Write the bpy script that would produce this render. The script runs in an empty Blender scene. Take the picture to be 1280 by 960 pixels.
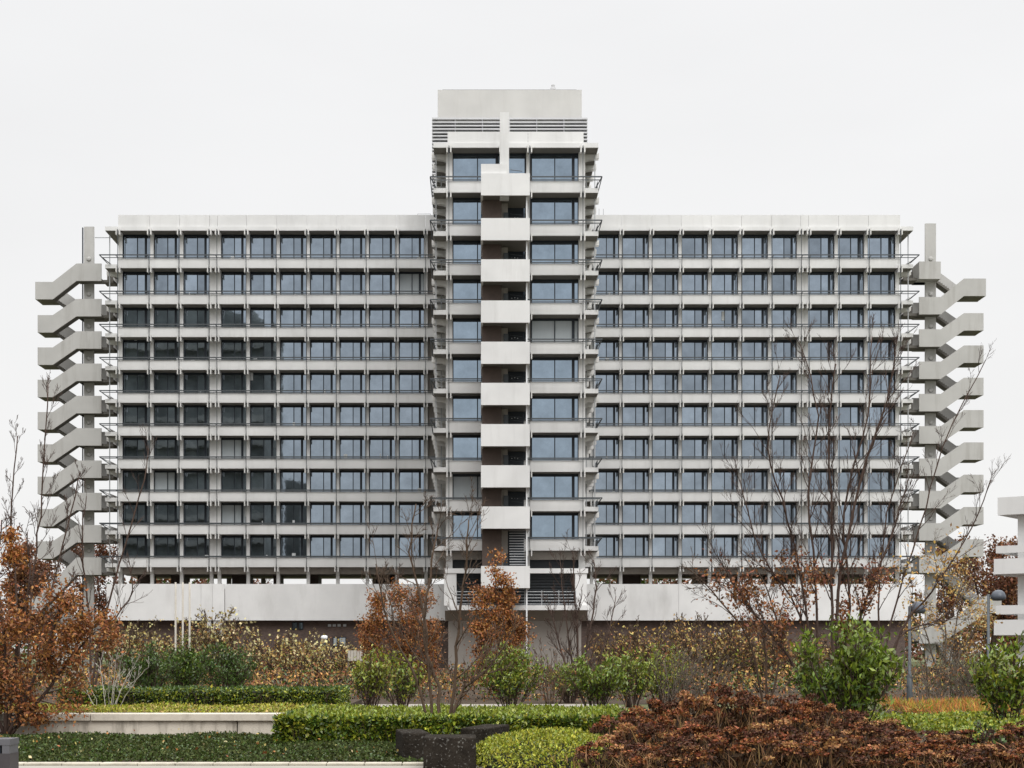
import bpy, math, random
import numpy as np
from mathutils import Vector

# ------------------------------------------------------------------ camera, sky, sun, exposure
sc = bpy.context.scene
COL = sc.collection
F = 1941.0; CX = 597.0; CY = 814.0; HC = 1.7        # focal length (px of a 1280 frame), vanishing point, eye height
cam_d = bpy.data.cameras.new("camera"); cam = bpy.data.objects.new("camera", cam_d); COL.objects.link(cam)
cam.location = (0, 0, HC); cam.rotation_euler = (math.radians(90), 0, 0)
cam_d.sensor_width = 36; cam_d.lens = F / 1280 * 36
cam_d.shift_x = (640 - CX) / 1280; cam_d.shift_y = (CY - 480) / 1280
cam_d.clip_start = 0.1; cam_d.clip_end = 3000
sc.camera = cam

SUN_EL = math.radians(48); SUN_ROT = math.radians(160)   # sun high behind the camera, a little to the right, through cloud
w = bpy.data.worlds.new("World"); sc.world = w; w.use_nodes = True
nt = w.node_tree; nt.nodes.clear()
def N(nt, t, **kw):
    n = nt.nodes.new(t)
    for k, v in kw.items(): setattr(n, k, v)
    return n
L = nt.links.new
out = N(nt, 'ShaderNodeOutputWorld'); bg = N(nt, 'ShaderNodeBackground')
sky = N(nt, 'ShaderNodeTexSky'); sky.sky_type = 'NISHITA'; sky.sun_disc = False
sky.sun_elevation = SUN_EL; sky.sun_rotation = SUN_ROT; sky.air_density = 1; sky.dust_density = 3
tc = N(nt, 'ShaderNodeTexCoord'); sep = N(nt, 'ShaderNodeSeparateXYZ'); L(tc.outputs['Generated'], sep.inputs[0])
rmp = N(nt, 'ShaderNodeValToRGB'); L(sep.outputs['Z'], rmp.inputs[0])
e = rmp.color_ramp.elements
SKYK = 0.885
e[0].position = 0.0; e[0].color = (.27, .27, .28, 1)
e[1].position = 1.0; e[1].color = (1, 1, 1, 1)
e[0].position = 0.0; e[0].color = (SKYK/3.2, SKYK/3.2*.995, SKYK/3.2*.985, 1)
a = rmp.color_ramp.elements.new(0.40); a.color = (SKYK/3.2, SKYK/3.2*1.0, SKYK/3.2*1.005, 1)
rmp.color_ramp.interpolation = 'EASE'
nz = N(nt, 'ShaderNodeTexNoise'); nz.inputs['Scale'].default_value = 2.2; nz.inputs['Detail'].default_value = 5
mp = N(nt, 'ShaderNodeMapping'); mp.inputs['Scale'].default_value = (1, 1, 3.0); L(tc.outputs['Generated'], mp.inputs[0]); L(mp.outputs[0], nz.inputs['Vector'])
mr = N(nt, 'ShaderNodeMapRange'); mr.inputs['From Min'].default_value = .3; mr.inputs['From Max'].default_value = .7
mr.inputs['To Min'].default_value = 3.08; mr.inputs['To Max'].default_value = 3.3; L(nz.outputs[0], mr.inputs[0])
sc1 = N(nt, 'ShaderNodeVectorMath', operation='SCALE'); L(rmp.outputs[0], sc1.inputs[0]); L(mr.outputs[0], sc1.inputs['Scale'])
# thin blue sky share coming through the cloud
sc2 = N(nt, 'ShaderNodeVectorMath', operation='SCALE'); L(sky.outputs[0], sc2.inputs[0]); sc2.inputs['Scale'].default_value = 0.004
ad = N(nt, 'ShaderNodeVectorMath', operation='ADD'); L(sc1.outputs[0], ad.inputs[0]); L(sc2.outputs[0], ad.inputs[1])
L(ad.outputs[0], bg.inputs['Color']); bg.inputs['Strength'].default_value = 1.0; L(bg.outputs[0], out.inputs[0])
sd = bpy.data.lights.new("sun", 'SUN'); sd.energy = 1.5; sd.angle = math.radians(40); sd.color = (1, .985, .97)
so = bpy.data.objects.new("sun", sd); COL.objects.link(so)
sundir = Vector((math.sin(math.radians(18)) * math.cos(SUN_EL), -math.cos(math.radians(18)) * math.cos(SUN_EL), math.sin(SUN_EL)))
so.rotation_euler = sundir.to_track_quat('Z', 'Y').to_euler()
sc.view_settings.view_transform = 'Standard'; sc.view_settings.look = 'None'
sc.view_settings.exposure = 0.0; sc.view_settings.gamma = 1; sc.view_settings.use_curve_mapping = False

# ------------------------------------------------------------------ helpers
def PX(px, d): return (px - CX) * d / F
def PZ(py, d): return HC + (CY - py) * d / F

class MB:
    """collects faces, builds ONE mesh object"""
    def __init__(s): s.v = []; s.f = []; s.m = []
    def add(s, vs, fs, mi=0):
        o = len(s.v); s.v.extend(vs); s.f.extend([tuple(i + o for i in f) for f in fs]); s.m.extend([mi] * len(fs))
    def box(s, x0, x1, y0, y1, z0, z1, mi=0):
        s.add([(x0,y0,z0),(x1,y0,z0),(x1,y1,z0),(x0,y1,z0),(x0,y0,z1),(x1,y0,z1),(x1,y1,z1),(x0,y1,z1)],
              [(0,3,2,1),(4,5,6,7),(0,1,5,4),(1,2,6,5),(2,3,7,6),(3,0,4,7)], mi)
    def prism_xz(s, pts, y0, y1, mi=0):           # polygon in x,z extruded along y
        n = len(pts)
        vs = [(p[0], y0, p[1]) for p in pts] + [(p[0], y1, p[1]) for p in pts]
        fs = [tuple(range(n)), tuple(range(2*n-1, n-1, -1))] + [(i, i+n, (i+1) % n + n, (i+1) % n) for i in range(n)]
        s.add(vs, fs, mi)
    def prism_yz(s, pts, x0, x1, mi=0):
        n = len(pts)
        vs = [(x0, p[0], p[1]) for p in pts] + [(x1, p[0], p[1]) for p in pts]
        fs = [tuple(range(n)), tuple(range(2*n-1, n-1, -1))] + [(i, i+n, (i+1) % n + n, (i+1) % n) for i in range(n)]
        s.add(vs, fs, mi)
    def tube(s, pts, rad, sides=4, mi=0):
        pts = [Vector(p) for p in pts]; n = len(pts)
        if not hasattr(rad, '__len__'): rad = [rad] * n
        vs = []; prev = None
        for i, p in enumerate(pts):
            t = (pts[min(i+1, n-1)] - pts[max(i-1, 0)])
            t = t.normalized() if t.length > 1e-9 else Vector((0, 0, 1))
            if prev is None:
                u = t.cross(Vector((0.3, 1, 0.1)))
                if u.length < .1: u = t.cross(Vector((1, 0, 0)))
            else: u = prev - t * prev.dot(t)
            u.normalize(); prev = u; w_ = t.cross(u); r = rad[i]
            for k in range(sides):
                a = 2 * math.pi * k / sides
                vs.append(tuple(p + (u * math.cos(a) + w_ * math.sin(a)) * r))
        fs = [(i*sides+k, i*sides+(k+1) % sides, (i+1)*sides+(k+1) % sides, (i+1)*sides+k) for i in range(n-1) for k in range(sides)]
        fs.append(tuple(range(sides-1, -1, -1))); fs.append(tuple((n-1)*sides+k for k in range(sides)))
        s.add(vs, fs, mi)
    def lathe(s, prof, cx, cy, seg=16, mi=0):     # prof: (r,z)
        vs = []; n = len(prof)
        for r, z in prof:
            for k in range(seg):
                a = 2*math.pi*k/seg; vs.append((cx + r*math.cos(a), cy + r*math.sin(a), z))
        fs = [(i*seg+k, i*seg+(k+1) % seg, (i+1)*seg+(k+1) % seg, (i+1)*seg+k) for i in range(n-1) for k in range(seg)]
        s.add(vs, fs, mi)
    def build(s, name, mats, parent=None, smooth=False, loc=None):
        me = bpy.data.meshes.new(name); me.from_pydata(s.v, [], s.f)
        if not isinstance(mats, (list, tuple)): mats = [mats]
        for m in mats: me.materials.append(m)
        if len(mats) > 1: me.polygons.foreach_set('material_index', s.m)
        if smooth: me.polygons.foreach_set('use_smooth', [True]*len(me.polygons))
        me.update()
        return link(name, me, parent, loc)
def link(name, me, parent=None, loc=None):
    o = bpy.data.objects.new(name, me); COL.objects.link(o)
    if parent: o.parent = parent
    if loc: o.location = loc
    return o
def tag(o, label=None, cat=None, group=None, kind=None):
    if label: o['label'] = label
    if cat: o['category'] = cat
    if group: o['group'] = group
    if kind: o['kind'] = kind
    return o
def empty(name, loc, label=None, cat=None, group=None):
    o = bpy.data.objects.new(name, None); COL.objects.link(o); o.location = loc; o.empty_display_size = .3
    return tag(o, label, cat, group)
def copy_tree(o, parent=None):
    c = o.copy(); COL.objects.link(c); c.parent = parent
    for k in ('label', 'category', 'group'):
        pass
    for ch in [x for x in bpy.data.objects if x.parent == o]: copy_tree(ch, c)
    return c
BPARENT = None

# ------------------------------------------------------------------ materials
def mat(name, col, rough=.85, var=.12, scale=2.0, metallic=0, bump=0, island=0, spec=.3, stretch=None, detail=6, hue=0, trans=0):
    m = bpy.data.materials.new(name); m.use_nodes = True; t = m.node_tree; b = t.nodes['Principled BSDF']; l = t.links.new
    b.inputs['Roughness'].default_value = rough; b.inputs['Metallic'].default_value = metallic
    b.inputs['Specular IOR Level'].default_value = spec
    tc = N(t, 'ShaderNodeTexCoord'); mp = N(t, 'ShaderNodeMapping'); l(tc.outputs['Object'], mp.inputs[0])
    if stretch: mp.inputs['Scale'].default_value = stretch
    n = N(t, 'ShaderNodeTexNoise'); n.inputs['Scale'].default_value = scale; n.inputs['Detail'].default_value = detail; n.inputs['Roughness'].default_value = .6
    l(mp.outputs[0], n.inputs['Vector'])
    r = N(t, 'ShaderNodeMapRange'); r.inputs['From Min'].default_value = .25; r.inputs['From Max'].default_value = .75
    r.inputs['To Min'].default_value = 1 - var; r.inputs['To Max'].default_value = 1 + var; l(n.outputs[0], r.inputs[0])
    h = N(t, 'ShaderNodeHueSaturation'); h.inputs['Color'].default_value = (*col, 1); l(r.outputs[0], h.inputs['Value'])
    last = h
    if island:
        g = N(t, 'ShaderNodeNewGeometry')
        r2 = N(t, 'ShaderNodeMapRange'); r2.inputs['To Min'].default_value = 1 - island; r2.inputs['To Max'].default_value = 1 + island; l(g.outputs['Random Per Island'], r2.inputs[0])
        h2 = N(t, 'ShaderNodeHueSaturation'); l(h.outputs[0], h2.inputs['Color']); l(r2.outputs[0], h2.inputs['Value'])
        if hue:
            mu = N(t, 'ShaderNodeMath', operation='MULTIPLY'); mu.inputs[1].default_value = 7.31; l(g.outputs['Random Per Island'], mu.inputs[0])
            fr = N(t, 'ShaderNodeMath', operation='FRACT'); l(mu.outputs[0], fr.inputs[0])
            r3 = N(t, 'ShaderNodeMapRange'); r3.inputs['To Min'].default_value = .5 - hue; r3.inputs['To Max'].default_value = .5 + hue; l(fr.outputs[0], r3.inputs[0])
            l(r3.outputs[0], h2.inputs['Hue'])
        last = h2
    l(last.outputs[0], b.inputs['Base Color'])
    if bump:
        bp = N(t, 'ShaderNodeBump'); bp.inputs['Strength'].default_value = bump; bp.inputs['Distance'].default_value = .02
        n2 = N(t, 'ShaderNodeTexNoise'); n2.inputs['Scale'].default_value = scale * 6; n2.inputs['Detail'].default_value = 4; l(tc.outputs['Object'], n2.inputs['Vector'])
        l(n2.outputs[0], bp.inputs['Height']); l(bp.outputs[0], b.inputs['Normal'])
    return m
def streaked(name, col, amount=.25, sx=1.2, stain=(.17, .15, .12), lo=.52, hi=.78, bump=.15, sz=.12):
    """concrete with cloudy variation and vertical rain stains"""
    m = bpy.data.materials.new(name); m.use_nodes = True; t = m.node_tree; b = t.nodes['Principled BSDF']; l = t.links.new
    b.inputs['Roughness'].default_value = .9; b.inputs['Specular IOR Level'].default_value = .25
    g = N(t, 'ShaderNodeNewGeometry')
    mp = N(t, 'ShaderNodeMapping'); mp.inputs['Scale'].default_value = (sx, sx, sz); l(g.outputs['Position'], mp.inputs[0])
    n = N(t, 'ShaderNodeTexNoise'); n.inputs['Scale'].default_value = 1; n.inputs['Detail'].default_value = 6; n.inputs['Roughness'].default_value = .65; l(mp.outputs[0], n.inputs['Vector'])
    r = N(t, 'ShaderNodeMapRange'); r.inputs['From Min'].default_value = lo; r.inputs['From Max'].default_value = hi; r.inputs['To Max'].default_value = amount; l(n.outputs[0], r.inputs[0])
    n2 = N(t, 'ShaderNodeTexNoise'); n2.inputs['Scale'].default_value = .35; n2.inputs['Detail'].default_value = 8; l(g.outputs['Position'], n2.inputs['Vector'])
    r2 = N(t, 'ShaderNodeMapRange'); r2.inputs['From Min'].default_value = .3; r2.inputs['From Max'].default_value = .7; r2.inputs['To Min'].default_value = .92; r2.inputs['To Max'].default_value = 1.06; l(n2.outputs[0], r2.inputs[0])
    ri = N(t, 'ShaderNodeMapRange'); ri.inputs['To Min'].default_value = .97; ri.inputs['To Max'].default_value = 1.03; l(g.outputs['Random Per Island'], ri.inputs[0])
    mm = N(t, 'ShaderNodeMath', operation='MULTIPLY'); l(r2.outputs[0], mm.inputs[0]); l(ri.outputs[0], mm.inputs[1])
    h = N(t, 'ShaderNodeHueSaturation'); h.inputs['Color'].default_value = (*col, 1); l(mm.outputs[0], h.inputs['Value'])
    mx = N(t, 'ShaderNodeMix', data_type='RGBA'); l(r.outputs[0], mx.inputs['Factor']); l(h.outputs[0], mx.inputs['A']); mx.inputs['B'].default_value = (*stain, 1)
    l(mx.outputs['Result'], b.inputs['Base Color'])
    n3 = N(t, 'ShaderNodeTexNoise'); n3.inputs['Scale'].default_value = 14; l(g.outputs['Position'], n3.inputs['Vector'])
    bp = N(t, 'ShaderNodeBump'); bp.inputs['Strength'].default_value = bump; bp.inputs['Distance'].default_value = .02; l(n3.outputs[0], bp.inputs['Height']); l(bp.outputs[0], b.inputs['Normal'])
    return m
M = {}
M['conc'] = streaked('pale_concrete', (.68, .677, .668), .15)
M['conc2'] = streaked('stair_concrete', (.455, .448, .43), .34)
M['conc3'] = streaked('plant_room_concrete', (.50, .492, .475), .12)
M['fin'] = streaked('bracket_concrete', (.70, .69, .67), .1)
M['soff'] = streaked('shade_dark_concrete', (.17, .16, .145), .2)  # shade below the slabs put into the colour, darker than the concrete above
M['pod'] = streaked('podium_concrete', (.75, .745, .735), .22, sx=.5)
M['wallc'] = streaked('garden_concrete', (.60, .545, .46), .65, sx=5, stain=(.13, .11, .085), lo=.47, hi=.7, sz=1.2)
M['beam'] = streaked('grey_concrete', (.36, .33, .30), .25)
M['dark'] = mat('dark_frame', (.018, .024, .032), .4, .1, 3)
M['rail'] = mat('grey_rail', (.075, .083, .09), .45, .1, 3, metallic=.3)
M['lrail'] = mat('light_rail', (.42, .43, .44), .45, .1, 3, metallic=.2)
M['louv'] = mat('louvre_metal', (.035, .04, .045), .5, .15, 3)
M['brown'] = mat('brown_panel', (.085, .062, .052), .7, .18, 1.5)
M['white'] = mat('white_paint', (.72, .73, .74), .5, .04, 1)
M['roofm'] = mat('roof_metal', (.5, .5, .51), .5, .06, 1)

def glass(name, col, rough=.03, inner=(.02, .024, .03), island=.2):
    m = bpy.data.materials.new(name); m.use_nodes = True; t = m.node_tree; b = t.nodes['Principled BSDF']; l = t.links.new
    g = N(t, 'ShaderNodeNewGeometry')
    r2 = N(t, 'ShaderNodeMapRange'); r2.inputs['To Min'].default_value = 1 - island; r2.inputs['To Max'].default_value = 1 + island; l(g.outputs['Random Per Island'], r2.inputs[0])
    n = N(t, 'ShaderNodeTexNoise'); n.inputs['Scale'].default_value = .55; n.inputs['Detail'].default_value = 7; n.inputs['Roughness'].default_value = .7; l(g.outputs['Position'], n.inputs['Vector'])
    r3 = N(t, 'ShaderNodeMapRange'); r3.inputs['From Min'].default_value = .3; r3.inputs['From Max'].default_value = .7; r3.inputs['To Min'].default_value = .8; r3.inputs['To Max'].default_value = 1.15; l(n.outputs[0], r3.inputs[0])
    mm = N(t, 'ShaderNodeMath', operation='MULTIPLY'); l(r2.outputs[0], mm.inputs[0]); l(r3.outputs[0], mm.inputs[1])
    h = N(t, 'ShaderNodeHueSaturation'); h.inputs['Color'].default_value = (*col, 1); l(mm.outputs[0], h.inputs['Value'])
    l(h.outputs[0], b.inputs['Base Color']); b.inputs['Metallic'].default_value = 1; b.inputs['Roughness'].default_value = rough
    n4 = N(t, 'ShaderNodeTexNoise'); n4.inputs['Scale'].default_value = .9; l(g.outputs['Position'], n4.inputs['Vector'])
    bp = N(t, 'ShaderNodeBump'); bp.inputs['Strength'].default_value = .12; bp.inputs['Distance'].default_value = .02; l(n4.outputs[0], bp.inputs['Height']); l(bp.outputs[0], b.inputs['Normal'])
    return m
M['glass'] = glass('coated_glass', (.265, .315, .372))
M['glass2'] = glass('coated_glass_tower', (.275, .345, .42), island=.08)
M['curtain'] = mat('curtained_glass', (.42, .46, .48), .25, .06, 2, stretch=(9, 1, .3))
M['paper'] = mat('paper_white', (.62, .64, .64), .6, .05, 1)

def brick(name):
    m = bpy.data.materials.new(name); m.use_nodes = True; t = m.node_tree; b = t.nodes['Principled BSDF']; l = t.links.new
    b.inputs['Roughness'].default_value = .9
    tc = N(t, 'ShaderNodeTexCoord'); mp = N(t, 'ShaderNodeMapping'); mp.inputs['Rotation'].default_value = (math.radians(90), 0, 0); l(tc.outputs['Object'], mp.inputs[0])
    br = N(t, 'ShaderNodeTexBrick'); br.inputs['Scale'].default_value = 2.2; br.inputs['Color1'].default_value = (.085, .055, .048, 1); br.inputs['Color2'].default_value = (.13, .085, .07, 1)
    br.inputs['Mortar'].default_value = (.12, .11, .10, 1); br.inputs['Mortar Size'].default_value = .012; br.inputs['Brick Width'].default_value = .5; br.inputs['Row Height'].default_value = .17
    l(mp.outputs[0], br.inputs['Vector'])
    n = N(t, 'ShaderNodeTexNoise'); n.inputs['Scale'].default_value = .8; n.inputs['Detail'].default_value = 8; l(tc.outputs['Object'], n.inputs['Vector'])
    r = N(t, 'ShaderNodeMapRange'); r.inputs['To Min'].default_value = .7; r.inputs['To Max'].default_value = 1.35; l(n.outputs[0], r.inputs[0])
    h = N(t, 'ShaderNodeHueSaturation'); l(br.outputs['Color'], h.inputs['Color']); l(r.outputs[0], h.inputs['Value']); l(h.outputs[0], b.inputs['Base Color'])
    return m
M['brick'] = brick('dark_brick')
def leafm(name, col, island=.45, hue=.02, rough=.5, spec=.3, back=.12):
    m = mat(name, col, rough, .12, 1.2, island=island, hue=hue, spec=spec)
    t = m.node_tree; b = t.nodes['Principled BSDF']; l = t.links.new
    src = b.inputs['Base Color'].links[0].from_socket
    tr = N(t, 'ShaderNodeBsdfTranslucent'); l(src, tr.inputs[0]); mx = N(t, 'ShaderNodeMixShader'); mx.inputs[0].default_value = back
    l(b.outputs[0], mx.inputs[1]); l(tr.outputs[0], mx.inputs[2])
    o = [n for n in t.nodes if n.type == 'OUTPUT_MATERIAL'][0]; l(mx.outputs[0], o.inputs[0])
    return m
M['rust'] = leafm('rust_leaf', (.33, .135, .036), .5, .018, .55)
M['rust2'] = leafm('brown_leaf', (.23, .10, .04), .5, .02, .6)
M['redoak'] = leafm('red_oak_leaf', (.19, .083, .048), .4, .02, .7)
M['yellow'] = leafm('yellow_leaf', (.40, .31, .10), .5, .02, .55)
M['pale'] = leafm('pale_yellow_leaf', (.50, .44, .22), .4, .03, .55)
M['ochre'] = leafm('ochre_leaf', (.42, .25, .07), .5, .02, .55)
M['laurel'] = leafm('laurel_leaf', (.125, .175, .016), .55, .02, .36, .5)
M['laurel2'] = leafm('olive_leaf', (.20, .225, .022), .55, .025, .4, .5)
M['dgreen'] = leafm('dark_green_leaf', (.048, .088, .010), .55, .02, .38, .5)
M['hedge'] = leafm('hedge_leaf', (.18, .22, .02), .6, .025, .36, .5)
M['ivy'] = leafm('ivy_leaf', (.048, .062, .016), .65, .03, .6, .15)
M['lime'] = leafm('lime_leaf', (.34, .34, .035), .45, .025, .5)
M['hyd'] = leafm('dry_hydrangea_petal', (.19, .066, .02), .8, .022, .7, back=.08)
M['hyd2'] = leafm('dark_hydrangea_petal', (.075, .028, .012), .6, .022, .75, back=.05)
M['hyd3'] = leafm('tan_hydrangea_petal', (.30, .145, .055), .6, .022, .7, back=.08)
M['dry'] = leafm('withered_leaf', (.035, .018, .009), .6, .02, .8, back=.05)
M['straw'] = leafm('straw_stem', (.20, .115, .05), .5, .02, .8)
M['ograss'] = leafm('orange_grass', (.55, .21, .06), .35, .02, .7)
M['bark'] = mat('dark_bark', (.068, .043, .033), .9, .3, 9, stretch=(1, 1, .25), bump=.5)
M['barkg'] = mat('grey_bark', (.13, .105, .08), .9, .3, 9, stretch=(1, 1, .25), bump=.5)
M['barkp'] = mat('pale_bark', (.42, .39, .34), .9, .2, 9, stretch=(1, 1, .3), bump=.3)
M['red_twig'] = mat('reddish_twig', (.085, .055, .036), .85, .25, 6)
M['soil'] = mat('soil', (.055, .038, .024), .95, .45, 3.5, bump=1, detail=12)
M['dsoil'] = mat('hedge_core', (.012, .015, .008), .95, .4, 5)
M['path'] = mat('path_paving', (.30, .275, .24), .9, .1, 1.2, bump=.2)
M['kerb'] = mat('kerb_stone', (.44, .40, .33), .9, .3, 3, bump=.3)
M['cope'] = streaked('coping_concrete', (.58, .525, .44), .5, sx=4, stain=(.2, .17, .13), lo=.5, hi=.75, sz=2)
M['grass'] = mat('grass_ground', (.10, .11, .045), .95, .4, .6, detail=12)
def blockmat():
    m = mat('mossy_stone', (.024, .020, .016), .97, .6, 5, spec=.05, bump=.9, detail=12)
    t = m.node_tree; b = t.nodes['Principled BSDF']; l = t.links.new
    src = b.inputs['Base Color'].links[0].from_socket
    tc = N(t, 'ShaderNodeTexCoord'); v = N(t, 'ShaderNodeTexNoise'); v.inputs['Scale'].default_value = 28; v.inputs['Detail'].default_value = 5; l(tc.outputs['Object'], v.inputs['Vector'])
    r = N(t, 'ShaderNodeMapRange'); r.inputs['From Min'].default_value = .60; r.inputs['From Max'].default_value = .72; l(v.outputs[0], r.inputs[0])
    mx = N(t, 'ShaderNodeMix', data_type='RGBA'); l(r.outputs[0], mx.inputs['Factor']); l(src, mx.inputs['A']); mx.inputs['B'].default_value = (.16, .155, .14, 1)
    l(mx.outputs['Result'], b.inputs['Base Color']); return m
M['block'] = blockmat()

# ------------------------------------------------------------------ ground
def sheet(name, x0, x1, y0, y1, z, m):
    b = MB(); b.add([(x0, y0, z), (x1, y0, z), (x1, y1, z), (x0, y1, z)], [(0, 1, 2, 3)]); return tag(b.build(name, m), kind='structure')
sheet('ground', -900, 900, -150, 1500, 0, M['grass'])
sheet('soil_bed', -40, 40, 23.3, 45.5, .006, M['soil'])
sheet('soil_bed', -60, 60, 49.5, 168, .006, M['soil'])
sheet('path', -60, 4.4, 45.5, 49.5, .012, M['path'])
sheet('soil_bed', .9, 40, 14, 23.3, .006, M['soil'])
sheet('path', -40, .9, -8, 22.9, .012, M['path'])
sheet('path', .9, 40, -8, 14, .012, M['path'])

# ------------------------------------------------------------------ the office building
XC = 3.45; DW = 170.0; DT = 142.0; TC = 3.5
TOPS = [11.95 + 3.6*k for k in range(9)] + [44.7]          # upper edge of each parapet band
PH = 1.05                                                   # band height
ROOFB = 47.76
bld = empty('office_building', (XC, DW, 0), 'large pale concrete cross-shaped office block with banded balconies and blue-grey windows', 'building')
inv = Vector((XC, DW, 0))
def bpart(mb, name, mats, parent=None, **kw):
    o = mb.build(name, mats, parent or bld, **kw)
    if parent is None or parent is bld: o.location = -inv
    return o
offs = [9.14, 12.33, 15.62, 18.88, 22.14, 25.45, 28.76, 31.95, 32.81, 36.1, 39.37, 42.8]
brackets = []   # (x, y, z, rot)
def soff(k): return TOPS[k] - PH
def ceil_of(k): return soff(k+1) if k < 9 else ROOFB

def band(mb, x0, x1, yf, t, ends, posts, sgn=-1):
    """one storey's parapet band: panels split at the post lines, over a slab"""
    b = t - PH
    mb.box(ends[0], ends[1], yf + .06, yf + 1.95, b, b + .42)
    xs = [x0] + [p for p in posts if x0 + .1 < p < x1 - .1] + [x1]
    for a, c in zip(xs[:-1], xs[1:]):
        mb.box(a + .02, c - .02, yf, yf + .13, b + .012, t)
for k, t in enumerate(TOPS):
    b = t - PH
    for side in (-1, 1):
        mb = MB()
        xs = sorted([XC + side*o for o in offs])
        ex = sorted([XC + side*7.7, XC + side*44.25]); pa = sorted([XC + side*7.7, XC + side*42.85])
        band(mb, pa[0], pa[1], DW, t, ex, xs)
        # the slab turns the corner along the end wall
        e0, e1 = sorted([XC + side*42.9, XC + side*44.25])
        mb.box(e0, e1, DW + 1.95, DW + 15.5, b, b + .42)
        o0, o1 = sorted([XC + side*44.13, XC + side*44.27])
        mb.box(o0, o1, DW + 1.3, DW + 14.5, b + .43, t)
        bal = bpart(mb, 'balcony', M['conc'])
        sf = MB(); sf.box(ex[0] + .02, ex[1] - .02, DW + .15, DW + 1.94, b - .03, b - .003); sf.box(e0 + .02, e1 - .02, DW + 1.95, DW + 15.4, b - .03, b - .003)  # thin underside sheet, its dark colour stands in for balcony shade
        so_ = sf.build('soffit', M['soff'], bal)
        rl = MB(); re = XC + side*44.55
        x0, x1 = sorted([XC + side*7.7, re])
        rl.box(x0, x1, DW - 1.33, DW - 1.23, t + .01, t + .12)
        rl.box(x0, x1, DW - .14, DW - .06, t + .03, t + .10)
        for o in offs:
            x = XC + side*o
            rl.box(x - .03, x + .03, DW - 1.23, DW - .14, t + .03, t + .09)
        # corner outrigger with its diagonal stay, side rail
        xe = re
        rl.tube([(xe, DW - 1.28, t + .06), (xe - side*.9, DW + .0, t - .62)], .045, 4)
        rl.tube([(xe, DW - .5, t + .06), (xe - side*.9, DW + .1, t - .62)], .035, 4)
        rl.tube([(xe, DW - 1.28, t + .06), (xe, DW + 14, t + .06)], .05, 4)
        bpart(rl, 'railing', M['rail'])
        for o in offs: brackets.append((XC + side*o, DW, b))
        for j in range(4): brackets.append((XC + side*42.95, DW + 1.9 + j*3.2, b, side))
# roof edge of the wings
for side in (-1, 1):
    mb = MB(); xs = sorted([XC + side*o for o in offs])
    x0, x1 = sorted([XC + side*7.7, XC + side*42.85]); e0, e1 = sorted([XC + side*7.7, XC + side*44.25])
    mb.box(e0, e1, DW, DW + 15.5, ROOFB, 48.2)
    pts = [x0] + [p for p in xs if x0 + .1 < p < x1 - .1] + [x1]
    for a_, c_ in zip(pts[:-1], pts[1:]): mb.box(a_ + .015, c_ - .015, DW + .12, DW + .3, 48.2, 49.5)
    s0, s1 = sorted([XC + side*42.65, XC + side*42.85]); mb.box(s0, s1, DW + .3, DW + 15, 48.2, 49.5)
    rf = bpart(mb, 'roof', M['conc'])
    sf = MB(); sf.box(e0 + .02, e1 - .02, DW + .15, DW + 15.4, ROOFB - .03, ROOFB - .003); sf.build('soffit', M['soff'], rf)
    for o in offs: brackets.append((XC + side*o, DW, ROOFB))
# wing bodies, columns
for side in (-1, 1):
    mb = MB(); x0, x1 = sorted([XC + side*5.5, XC + side*42.6])
    mb.box(x0, x1, DW + 1.95, DW + 14.6, 10.3, ROOFB)
    bpart(mb, 'wall', M['beam'])
    mb = MB()
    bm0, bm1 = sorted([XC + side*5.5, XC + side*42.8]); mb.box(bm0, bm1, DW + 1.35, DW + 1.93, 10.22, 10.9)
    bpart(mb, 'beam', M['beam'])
    for o in offs:
        mb = MB(); x = XC + side*o; wd = .18
        mb.box(x - wd, x + wd, DW + 1.22, DW + 1.75, 7.6, ROOFB); bpart(mb, 'column', M['conc'])
    mb = MB(); x0, x1 = sorted([XC + side*31.96, XC + side*32.80])      # pale solid strip between the close pair of columns
    mb.box(x0, x1, DW + 1.26, DW + 1.94, 10.9, ROOFB - .04); bpart(mb, 'wall', M['conc'])
    mb = MB(); x0, x1 = sorted([XC + side*42.62, XC + side*43.1]); mb.box(x0, x1, DW + 1.4, DW + 2.1, 9, ROOFB); bpart(mb, 'column', M['conc'])
    for o in offs:
        mb = MB(); x = XC + side*o
        mb.box(x - .028, x + .028, DW - .3, DW - .24, 10.6, ROOFB + .1); bpart(mb, 'vertical_rod', M['rail'])
    for xo, yo in ((44.0, 1.1), (43.2, 2.4)):
        mb = MB(); x = XC + side*xo
        mb.box(x - .05, x + .05, DW + yo, DW + yo + .1, 10.9, ROOFB); bpart(mb, 'vertical_rod', M['lrail'])
    # rear columns under the wings, dark lobby boxes: the gap lets the sky through
    for o in offs[::2]:
        mb = MB(); x = XC + side*o; mb.box(x - .25, x + .25, DW + 13.2, DW + 13.7, 6, 10.3); bpart(mb, 'rear_column', M['beam'])
    for a_, c_ in ((12.6, 15.0), (21.5, 22.6), (29.3, 31.3), (36.6, 38.2), (40.5, 42.0), (25.8, 26.6)):
        mb = MB(); x0, x1 = sorted([XC + side*a_, XC + side*c_]); mb.box(x0, x1, DW + 6, DW + 9, 6, 10.3); bpart(mb, 'lobby_wall', M['brown'])

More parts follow.
